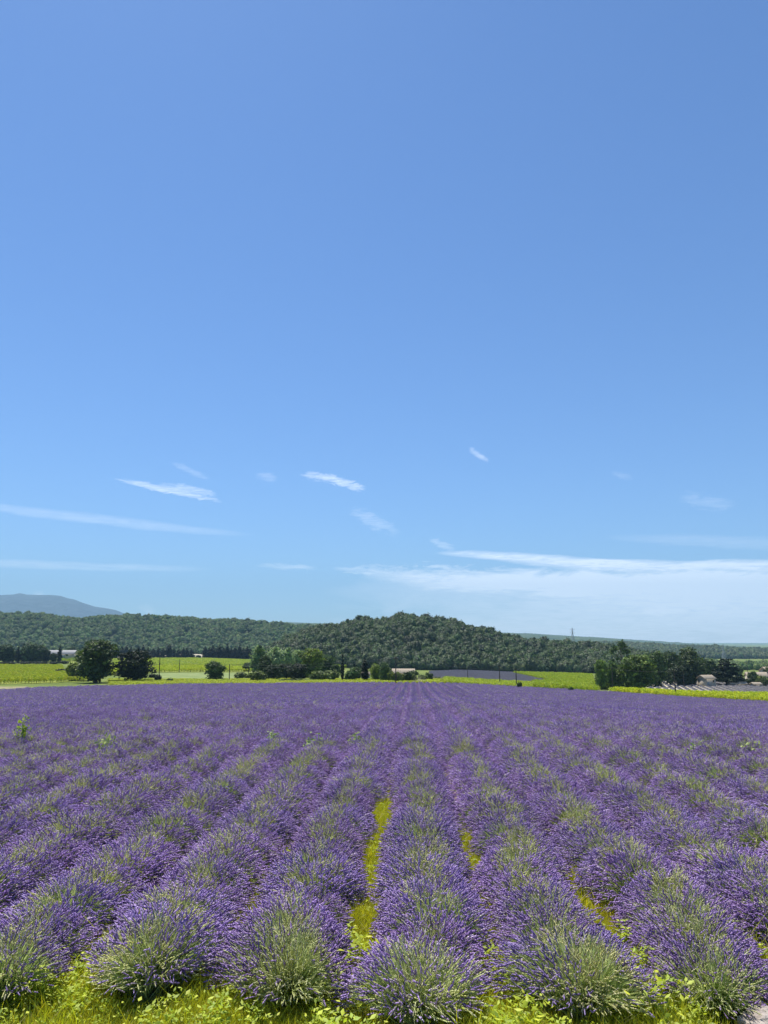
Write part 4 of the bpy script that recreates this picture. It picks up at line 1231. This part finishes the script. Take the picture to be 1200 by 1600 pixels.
# ------------------------------------------------------------------ wooded hills
def forest_tree(seed, n=420, conif=False):
    global rng
    keep = rng; rng = np.random.default_rng(seed)
    g = Geo()
    # solid leafy body with uneven lobes, then leaf clumps all over it
    nu, nv = 12, 8
    vv = []
    ph0 = rng.uniform(0, 6.28, 6)
    def rad(u_, v_):
        return 1 + 0.20 * math.sin(2 * u_ + ph0[0] + v_) + 0.14 * math.sin(3 * u_ - 2 * v_ + ph0[1]) + 0.10 * math.sin(5 * u_ + 3 * v_ + ph0[2])
    def pt(u_, v_, k=1.0):
        r_ = rad(u_, v_) * k
        return (4.2 * math.cos(v_) * math.cos(u_) * r_, 4.2 * math.cos(v_) * math.sin(u_) * r_, 4.4 + (3.7 if not conif else 4.6) * math.sin(v_) * r_)
    for i in range(nv + 1):
        for j in range(nu):
            vv.append(pt(j / nu * 6.2832, -1.45 + 2.9 * i / nv, 0.86))
    ff = [[i * nu + j, i * nu + (j + 1) % nu, (i + 1) * nu + (j + 1) % nu, (i + 1) * nu + j] for i in range(nv) for j in range(nu)]
    g.add(vv, ff, 0.15)
    uu = rng.uniform(0, 6.28, n); v2 = np.arcsin(rng.uniform(-0.5, 1, n))
    P_ = np.array([pt(a, b, rng.uniform(0.84, 1.10)) for a, b in zip(uu, v2)])
    N_ = unit(P_ - np.array([0, 0, 4.0]) + rng.normal(scale=1.6, size=(n, 3)) + np.array([0, 0, 1.2]))
    leaves(g, P_, N_, rng.uniform(0.5, 1.15, n), np.clip(0.45 + 0.25 * np.sin(3 * uu + 2 * v2) + rng.normal(scale=0.2, size=n), 0, 1), 0, aspect=1.2)
    tube(g, [(0, 0, -3), (0, 0, 2.5)], [0.3, 0.2], 5, 0.0)
    rng = keep
    return g.mesh('forest_tree', [M['forest']])
ftrees = [forest_tree(800 + i) for i in range(5)] + [forest_tree(820, conif=True)]

def hill(name, crest, D_foot, D_crest, D_back, mat, label, foot_py=None, nx=160, ny=26, shape=0.9, tree_px=0, trees=None, noise_amp=0.0, D_crest_var=0.0, seed=0, cat='hill'):
    """a hill: its foot on the ground at depth D_foot, crest line from the photo at D_crest, back slope falling behind"""
    cx = np.array([c[0] for c in crest], float); cy = np.array([c[1] for c in crest], float)
    px = np.linspace(cx[0], cx[-1], nx)
    py = np.interp(px, cx, cy) + tree_px
    ts = np.concatenate([np.linspace(0, 1, ny), 1 + np.linspace(0, 1, 9)[1:]])
    V = np.zeros((len(ts), nx, 3))
    r = np.random.default_rng(seed)
    ph = r.uniform(0, 6.28, 8)
    for j in range(nx):
        Dc = D_crest * (1 + D_crest_var * math.sin(px[j] * 0.011 + ph[0]))
        top = at(px[j], py[j], Dc)
        for i, t in enumerate(ts):
            if t <= 1:
                D = D_foot + (Dc - D_foot) * t
                q = at(px[j], 1003, D)
                z0 = float(ground(q.x, q.y)) - 1.0
                gz_c = float(ground(top.x, top.y))
                e = math.sin(t * math.pi / 2) ** (1 / shape)
                amp = noise_amp * math.sin(math.pi * t)
                nz_ = amp * (math.sin(px[j] * 0.06 + ph[1] + 3 * t) + 0.6 * math.sin(px[j] * 0.13 + ph[2] - 5 * t) + 0.4 * math.sin(px[j] * 0.29 + ph[3] + 9 * t))
                V[i, j] = (q.x, q.y, z0 + (top.z - z0) * e + nz_)
            else:
                D = Dc + (D_back - Dc) * (t - 1)
                q = at(px[j], 1003, D)
                z0 = float(ground(q.x, q.y)) - 2.0
                e = math.cos((t - 1) * math.pi / 2)
                V[i, j] = (q.x, q.y, z0 + (top.z - z0) * e)
    f = [[i * nx + j, i * nx + j + 1, (i + 1) * nx + j + 1, (i + 1) * nx + j] for i in range(len(ts) - 1) for j in range(nx - 1)]
    g = Geo(); g.add(V.reshape(-1, 3), f)
    o = obj(name, g.mesh(name, [mat], smooth=True))
    tag(o, label, cat, kind='structure')
    if trees:
        n, smin, smax, col, lab = trees
        fi = rng.uniform(0, ny - 1 + 2.5, n); fj = rng.uniform(0, nx - 1.001, n)
        fi = np.minimum(fi, len(ts) - 1.01)
        i0, j0 = fi.astype(int), fj.astype(int)
        u_, v_ = (fi - i0)[:, None], (fj - j0)[:, None]
        P_ = V[i0, j0] * (1 - u_) * (1 - v_) + V[i0 + 1, j0] * u_ * (1 - v_) + V[i0, j0 + 1] * (1 - u_) * v_ + V[i0 + 1, j0 + 1] * u_ * v_
        s = smin + (smax - smin) * rng.beta(1.6, 2.2, n) * 1.15
        big = rng.random(n)
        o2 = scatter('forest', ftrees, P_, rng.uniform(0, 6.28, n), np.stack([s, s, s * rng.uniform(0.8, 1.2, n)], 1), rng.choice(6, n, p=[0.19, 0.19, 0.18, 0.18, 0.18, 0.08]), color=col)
        tag(o2, lab, 'forest', kind='stuff')
    return V

# central hill
crest_c = [(398, 1040), (412, 1030), (430, 1008), (448, 998), (465, 991), (500, 981), (530, 978), (560, 970), (600, 970), (635, 962), (660, 964), (690, 970), (720, 976), (745, 983), (765, 986), (790, 994), (810, 1000), (850, 1003), (900, 1006), (940, 1008), (980, 1016), (1020, 1024), (1060, 1034), (1100, 1040)]
hill('hill', crest_c, 560, 760, 980, M['forestfloor'], 'steep wooded hill rising behind the middle of the lavender field', tree_px=10, noise_amp=1.0, trees=(5200, 0.40, 1.15, (0.52, 0.70, 0.38), 'dense dark evergreen wood covering the middle hill'), seed=1)
# left ridge
crest_l = [(-250, 950), (-100, 955), (0, 958), (60, 960), (120, 966), (160, 964), (200, 961), (240, 963), (300, 966), (350, 969), (400, 971), (440, 974), (480, 979), (520, 985), (570, 995), (640, 1012)]
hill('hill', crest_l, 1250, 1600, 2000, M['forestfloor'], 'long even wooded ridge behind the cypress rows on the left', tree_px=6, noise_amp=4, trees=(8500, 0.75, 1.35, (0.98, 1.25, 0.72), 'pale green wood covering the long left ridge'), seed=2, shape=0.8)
# right hand ridge behind the stone house
crest_r = [(880, 1012), (940, 1006), (990, 1008), (1020, 1010), (1050, 1011), (1075, 1012), (1120, 1014), (1200, 1017), (1300, 1019), (1450, 1022)]
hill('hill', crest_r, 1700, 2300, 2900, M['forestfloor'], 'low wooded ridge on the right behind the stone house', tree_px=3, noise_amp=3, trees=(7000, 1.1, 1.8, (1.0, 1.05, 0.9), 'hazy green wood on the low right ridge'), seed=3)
# nearer belt of trees on the right, behind the houses
crest_b = [(1090, 1036), (1150, 1038), (1180, 1038), (1220, 1040), (1400, 1042)]
hill('hill', crest_b, 700, 860, 1000, M['forestfloor'], 'low green rise of trees behind the farm at the right edge', tree_px=4, trees=(500, 0.6, 1.0, (1.2, 1.4, 1.0), 'green trees on the low rise behind the right hand farm'), seed=4)
# far ridges
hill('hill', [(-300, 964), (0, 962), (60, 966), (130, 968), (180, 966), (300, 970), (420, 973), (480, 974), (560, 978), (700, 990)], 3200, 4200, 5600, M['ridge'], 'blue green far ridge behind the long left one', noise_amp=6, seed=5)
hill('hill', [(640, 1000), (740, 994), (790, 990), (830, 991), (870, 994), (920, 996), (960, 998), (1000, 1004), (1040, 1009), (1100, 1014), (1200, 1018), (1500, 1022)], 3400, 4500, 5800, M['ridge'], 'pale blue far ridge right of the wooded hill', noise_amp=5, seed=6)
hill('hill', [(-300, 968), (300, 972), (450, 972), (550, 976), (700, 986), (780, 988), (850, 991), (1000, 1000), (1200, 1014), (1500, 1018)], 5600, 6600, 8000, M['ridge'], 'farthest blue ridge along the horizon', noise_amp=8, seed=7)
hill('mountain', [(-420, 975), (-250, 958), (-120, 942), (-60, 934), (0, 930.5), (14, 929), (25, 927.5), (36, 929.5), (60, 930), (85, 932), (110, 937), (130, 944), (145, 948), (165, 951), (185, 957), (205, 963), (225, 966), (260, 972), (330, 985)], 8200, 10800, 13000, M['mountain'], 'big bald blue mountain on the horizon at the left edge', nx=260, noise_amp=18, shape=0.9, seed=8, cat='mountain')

# single trees standing up from the hill's skyline
def sky_tree(kind, px, top, hpx, wpx, D, label, color):
    tree(kind, px, top + hpx, top, wpx, label, color, D=D, group='trees breaking the skyline of the wooded hill')
    o = C.objects[-1]
def on_hill(kind, px, base_py, top_py, wpx, D, label, color):
    global tree_i
    tree_i += 1
    b = at(px, base_py, D); h = at(px, top_py, D).z - b.z
    wd = wpx * D / (FPX * cp)
    var = KINDS[kind][tree_i % len(KINDS[kind])]
    root = empty({'open_pine': 'pine_tree', 'broadleaf': 'broadleaf_tree', 'cypress': 'cypress_tree', 'dense_conifer': 'conifer_tree', 'poplar': 'poplar_tree'}[kind], b, YAW, (wd / UNITW[kind], wd / UNITW[kind], h / 10))
    tag(root, label, 'tree', 'trees breaking the skyline of the wooded hill')
    obj('trunk', var[0], root); c = obj('crown', var[1], root); c.color = (*color, 1)
HC = (1.0, 1.15, 0.9)
on_hill('broadleaf', 561, 976, 959.5, 13, 752, 'lone rounded pine standing up at the left end of the hilltop', (0.8, 0.9, 0.8))
on_hill('broadleaf', 543, 977, 966, 7, 755, 'small tree on the skyline left of the rounded pine', HC)
on_hill('dense_conifer', 634, 970, 958, 12, 757, 'pointed conifer on the very top of the wooded hill', HC)
on_hill('dense_conifer', 650, 972, 961, 11, 757, 'conifer just right of the hilltop', HC)
on_hill('poplar', 685, 978, 966, 7, 755, 'slim tree on the skyline right of the hilltop', HC)
on_hill('dense_conifer', 694, 979, 968, 9, 755, 'bushy conifer on the right shoulder of the hill', HC)
on_hill('broadleaf', 728, 986, 975, 10, 752, 'small round tree on the slope right of the shoulder', HC)
on_hill('dense_conifer', 746, 990, 978, 12, 750, 'conifer left of the large dark pair on the skyline', (0.8, 0.9, 0.8))
on_hill('dense_conifer', 762, 996, 979, 18, 748, 'large dark conifer on the right end of the skyline', (0.7, 0.8, 0.75))
on_hill('cypress', 775, 996, 984, 5, 748, 'narrow pointed tree beside the large dark conifer', (0.7, 0.8, 0.75))
on_hill('broadleaf', 795, 1010, 988, 11, 742, 'tall separate tree at the foot of the right shoulder', (0.9, 1.1, 0.95))
on_hill('dense_conifer', 868, 1012, 999, 15, 750, 'black green conifer on the low wooded saddle', (0.3, 0.36, 0.4))
on_hill('broadleaf', 884, 1012, 998, 7, 750, 'narrow tree right of the black green conifer', HC)
on_hill('broadleaf', 930, 1012, 1001, 20, 755, 'broad tree on the low saddle near the tall pine', (0.8, 0.95, 0.8))

# ------------------------------------------------------------------ buildings
def mesh_box(name, c, s, mat, parent, rz=0):
    g = Geo(); box(g, c, s, rz); return obj(name, g.mesh(name, [mat]), parent)
def house(px, base_py, D, length, depth, wall_h, roof_h, rz, label, name='stone_house', roofm='rooftile', windows=(), cat='house', z_off=0.0, door=None):
    q = at(px, base_py, D)
    z = float(ground(q.x, q.y)) + z_off
    root = empty(name, (q.x, q.y, z), rz)
    tag(root, label, cat)
    g = Geo()
    box(g, (0, 0, wall_h / 2 - 1.0), (length, depth, wall_h + 2.0))
    hl, hd = length / 2, depth / 2
    for sx_ in (-1, 1):     # gable ends
        x0, x1 = sx_ * (hl - 0.25), sx_ * hl
        v = [(x0, -hd, wall_h), (x0, hd, wall_h), (x0, 0, wall_h + roof_h), (x1, -hd, wall_h), (x1, hd, wall_h), (x1, 0, wall_h + roof_h)]
        g.add(v, [[0, 1, 2], [3, 4, 5]]); g.add(v, [[0, 1, 4, 3], [1, 2, 5, 4], [2, 0, 3, 5]])
    obj('wall', g.mesh('wall', [M['stonewall']]), root)
    for sy in (-1, 1):
        g = Geo()
        ov = 0.35; th = 0.16
        e = np.array([0, sy * (hd + ov), wall_h - roof_h * ov / hd + 0.04]); rdg = np.array([0, sy * 0.0, wall_h + roof_h + 0.04])
        v = []
        n = max(4, int(length / 0.45))
        for k_ in range(n + 1):       # ribbed like rows of canal tiles
            x_ = -hl - ov + (length + 2 * ov) * k_ / n
            zz = 0.05 if k_ % 2 else 0.0
            v += [(x_, e[1], e[2] + zz + th), (x_, rdg[1], rdg[2] + zz + th), (x_, e[1], e[2]), (x_, rdg[1], rdg[2])]
        f = []
        for k_ in range(n):
            b = 4 * k_
            f += [[b, b + 1, b + 5, b + 4], [b + 2, b + 6, b + 7, b + 3], [b, b + 4, b + 6, b + 2]]
        f += [[0, 2, 3, 1], [4 * n, 4 * n + 1, 4 * n + 3, 4 * n + 2]]
        g.add(v, f)
        obj('roof', g.mesh('roof', [M[roofm]]), root)
    for (wx, wz, ww, wh) in windows:
        fr = mesh_box('window', (wx, -hd - 0.02, wz), (ww, 0.08, wh), M['dark'], root)
        mesh_box('sill', (wx, -hd - 0.10, wz - wh / 2 - 0.06), (ww + 0.3, 0.2, 0.1), M['stonewall'], fr)
    if door:
        wx, ww, wh = door
        mesh_box('door', (wx, -hd - 0.02, wh / 2), (ww, 0.08, wh), M['shutter'], root)
    return root
house(1104, 1066, 318, 5.4, 4.6, 3.3, 1.2, YAW + R(18), 'small pale stone house with sunlit tiled roof beside the cedar', windows=[(1.6, 2.3, 0.6, 0.8)], door=(-1.2, 1.0, 1.9))
house(625, 1060, 330, 12.5, 7, 2.2, 1.5, YAW + R(-4), 'long low farmhouse with beige tiled roof half hidden by shrubs', name='farmhouse', windows=[(-3, 1.3, 0.9, 1.0), (2, 1.3, 0.9, 1.0)], z_off=-0.6)
house(571, 1062, 275, 2.6, 3.0, 1.5, 0.8, YAW + R(12), 'tiny pale outbuilding peeping out beside the broad cypress', name='outbuilding', door=(0.3, 0.9, 1.2), cat='shed')
house(95, 1035, 620, 24, 12, 3.0, 3.0, YAW + R(2), 'long barn with pale grey roof behind the left cypress', name='barn', roofm='metalroof', door=(4, 3, 2.4), cat='barn', z_off=2.9)
house(1182, 1062, 345, 8.5, 6, 3.6, 1.6, YAW + R(-15), 'beige farm building with tiled roof behind the rounded tree at the right', name='farmhouse', windows=[(1, 2.0, 0.9, 1.1)])
house(1206, 1062, 352, 7.5, 7, 5.6, 1.8, YAW + R(5), 'taller farm building cut by the right edge', name='farmhouse', windows=[(-1.8, 3.9, 0.9, 1.1)])
house(1152, 1066, 325, 6.5, 4, 0.9, 0.8, YAW + R(-8), 'low shed roof showing above the striped lavender, left of the farm', name='shed', cat='shed')
house(1181, 1068, 318, 3.4, 3, 1.0, 0.6, YAW + R(6), 'small low white roofed shed below the rounded tree', name='shed', cat='shed')
house(181, 1028, 880, 8, 7, 3.0, 1.6, YAW + R(5), 'small white house glimpsed right of the large leafy tree', name='cottage', windows=[(0, 1.7, 1, 1.2)])

# ------------------------------------------------------------------ poles, wires, pylons
POLE_TOP = {}
def pole(key, px, base, top, label, D=None, arm=False, rad=0.12):
    if D is None: p, D = hit(px, base)
    else:
        q = at(px, base, D); p = Vector((q.x, q.y, float(ground(q.x, q.y))))
    h = at(px, top, D).z - p.z
    root = empty('utility_pole', p, YAW)
    tag(root, label, 'utility pole', 'wooden utility poles across the valley')
    g = Geo(); tube(g, [(0, 0, -0.5), (0, 0, h * 0.5), (0, 0, h)], [rad * 1.25, rad * 1.1, rad * 0.85], 10)
    obj('post', g.mesh('post', [M['wood']]), root)
    if arm:
        a = mesh_box('crossarm', (0, 0, h - 0.45), (1.3, 0.10, 0.12), M['wood'], root)
        for s in (-0.55, 0, 0.55):
            g = Geo(); tube(g, [(s, 0, h - 0.39), (s, 0, h - 0.28), (s, 0, h - 0.16)], [0.03, 0.07, 0.03], 8)
            obj('insulator', g.mesh('insulator', [M['steel']]), a)
    POLE_TOP[key] = p + Vector((0, 0, h - 0.2))
pole('a', 248, 1066, 1025, 'pole with ivy at its foot right of the black green conifer')
pole('b', 280, 1051, 1030, 'thin distant pole in the vineyard left of the lone tree')
pole('c', 358, 1065, 1038, 'pole in the meadow right of the small lone tree')
pole('d', 388, 1056, 1040, 'thin pole beside the poplar clump')
pole('e', 618.5, 1070, 1026, 'dark pole in front of the farmhouse at the end of the lavender rows', D=188, arm=True)
pole('f', 731, 1064, 1047, 'short thin pole standing in the grey lavender patch')
pole('g', 781, 1067, 1039, D=225, label='pole at the edge of the grey lavender patch', arm=True)
pole('h', 807, 1074, 1044, D=200, label='pole with a dark bush at its foot by the vineyard', arm=True)
pole('i', 958, 1081, 1042, D=205, label='pole with ivy before the right hand wood')
pole('j', 1056, 1088.5, 1047, D=194, label='dark leaning pole at the front of the yellow green vineyard', rad=0.13)
pole('k', 1069, 1075, 1044, 'thin pole behind the yellow green vineyard')
pole('l', 1169, 1062, 1034, 'pole between the cedar and the right hand farm', D=380)
def wire(a, b, label, off=0.0, sag=0.8):
    A_, B_ = POLE_TOP[a], POLE_TOP[b]
    t = np.linspace(0, 1, 18)
    P_ = np.array([[A_.x + (B_.x - A_.x) * q + off * 0.8, A_.y + (B_.y - A_.y) * q, A_.z + (B_.z - A_.z) * q - sag * 4 * q * (1 - q)] for q in t])
    g = Geo(); tube(g, P_, 0.014, 4)
    tag(obj('power_line', g.mesh('power_line', [M['wire']])), label, 'wire', 'overhead wires between the poles')
wire('a', 'c', 'overhead wire from the ivy pole to the meadow pole')
wire('c', 'e', 'upper overhead wire crossing in front of the poplars to the farmhouse pole')
wire('c', 'e', 'lower overhead wire crossing in front of the poplars to the farmhouse pole', off=0.7, sag=1.6)
wire('e', 'h', 'overhead wire from the farmhouse pole to the vineyard pole', sag=1.0)
wire('h', 'i', 'overhead wire from the vineyard pole to the right hand wood', sag=1.0)
wire('i', 'j', 'overhead wire from the right hand wood to the leaning pole', sag=0.6)
def pylon(px, base, top, D, label, z_base):
    b = at(px, base, D); h = at(px, top, D).z - b.z
    root = empty('pylon', b, YAW)
    tag(root, label, 'pylon', 'lattice pylons on the ridges')
    g = Geo(); k = h / 40; r = 0.32 * k * 1.0
    def hw(z): return (4.2 * (1 - z / 26) + 1.0) if z < 26 else 1.0 * (1 - (z - 26) / 20)
    lv = [0, 7, 13, 18, 22, 26, 30, 34, 38]
    cs = [(-1, -1), (1, -1), (1, 1), (-1, 1)]
    for sx_, sy in cs:
        tube(g, [(sx_ * hw(z) * k, sy * hw(z) * k, z * k) for z in lv + [40]], r, 4)
    for z0, z1 in zip(lv[:-1], lv[1:]):
        for q in range(4):
            a_, b_ = cs[q], cs[(q + 1) % 4]
            tube(g, [(a_[0] * hw(z0) * k, a_[1] * hw(z0) * k, z0 * k), (b_[0] * hw(z1) * k, b_[1] * hw(z1) * k, z1 * k)], r * 0.6, 4)
            tube(g, [(b_[0] * hw(z0) * k, b_[1] * hw(z0) * k, z0 * k), (a_[0] * hw(z1) * k, a_[1] * hw(z1) * k, z1 * k)], r * 0.6, 4)
    obj('lattice_tower', g.mesh('lattice_tower', [M['steel']]), root)
    for z in (26, 31, 36):
        g = Geo()
        L_ = (7.5 if z != 31 else 6.0) * k
        tube(g, [(-L_, 0, z * k), (L_, 0, z * k)], r * 0.8, 4)
        tube(g, [(-L_, 0, z * k), (0, 0, (z + 1.8) * k), (L_, 0, z * k)], r * 0.6, 4)
        obj('crossarm', g.mesh('crossarm', [M['steel']]), root)
pylon(895, 1004, 981, 1750, 'lattice pylon on the skyline between the hill and the right hand wood', 0)
pylon(1131.5, 1030, 1006.5, 1650, 'lattice pylon on the right ridge above the cedar', 0)

# ------------------------------------------------------------------ haze
HZ = 8.6e-5
def haze():
    g = Geo()
    zb, zt = -75.0, 1150.0
    box(g, (0, 3500, (zb + zt) / 2), (27000, 23000, zt - zb))
    m, t = new_mat('haze')
    pv = nd(t, 'ShaderNodeVolumePrincipled')
    pv.inputs['Color'].default_value = (0.47, 0.78, 1.0, 1)
    pv.inputs['Density'].default_value = HZ
    pv.inputs['Anisotropy'].default_value = 0.0
    o_ = nd(t, 'ShaderNodeOutputMaterial'); ln(t, pv.outputs[0], o_.inputs['Volume'])
    o = obj('haze', g.mesh('haze', [m]))
    tag(o, 'thin blue summer haze filling the valley air', 'haze', kind='stuff')
haze()
sc.cycles.volume_bounces = 0
sc.cycles.max_bounces = 6
sc.cycles.diffuse_bounces = 3
sc.cycles.transmission_bounces = 4
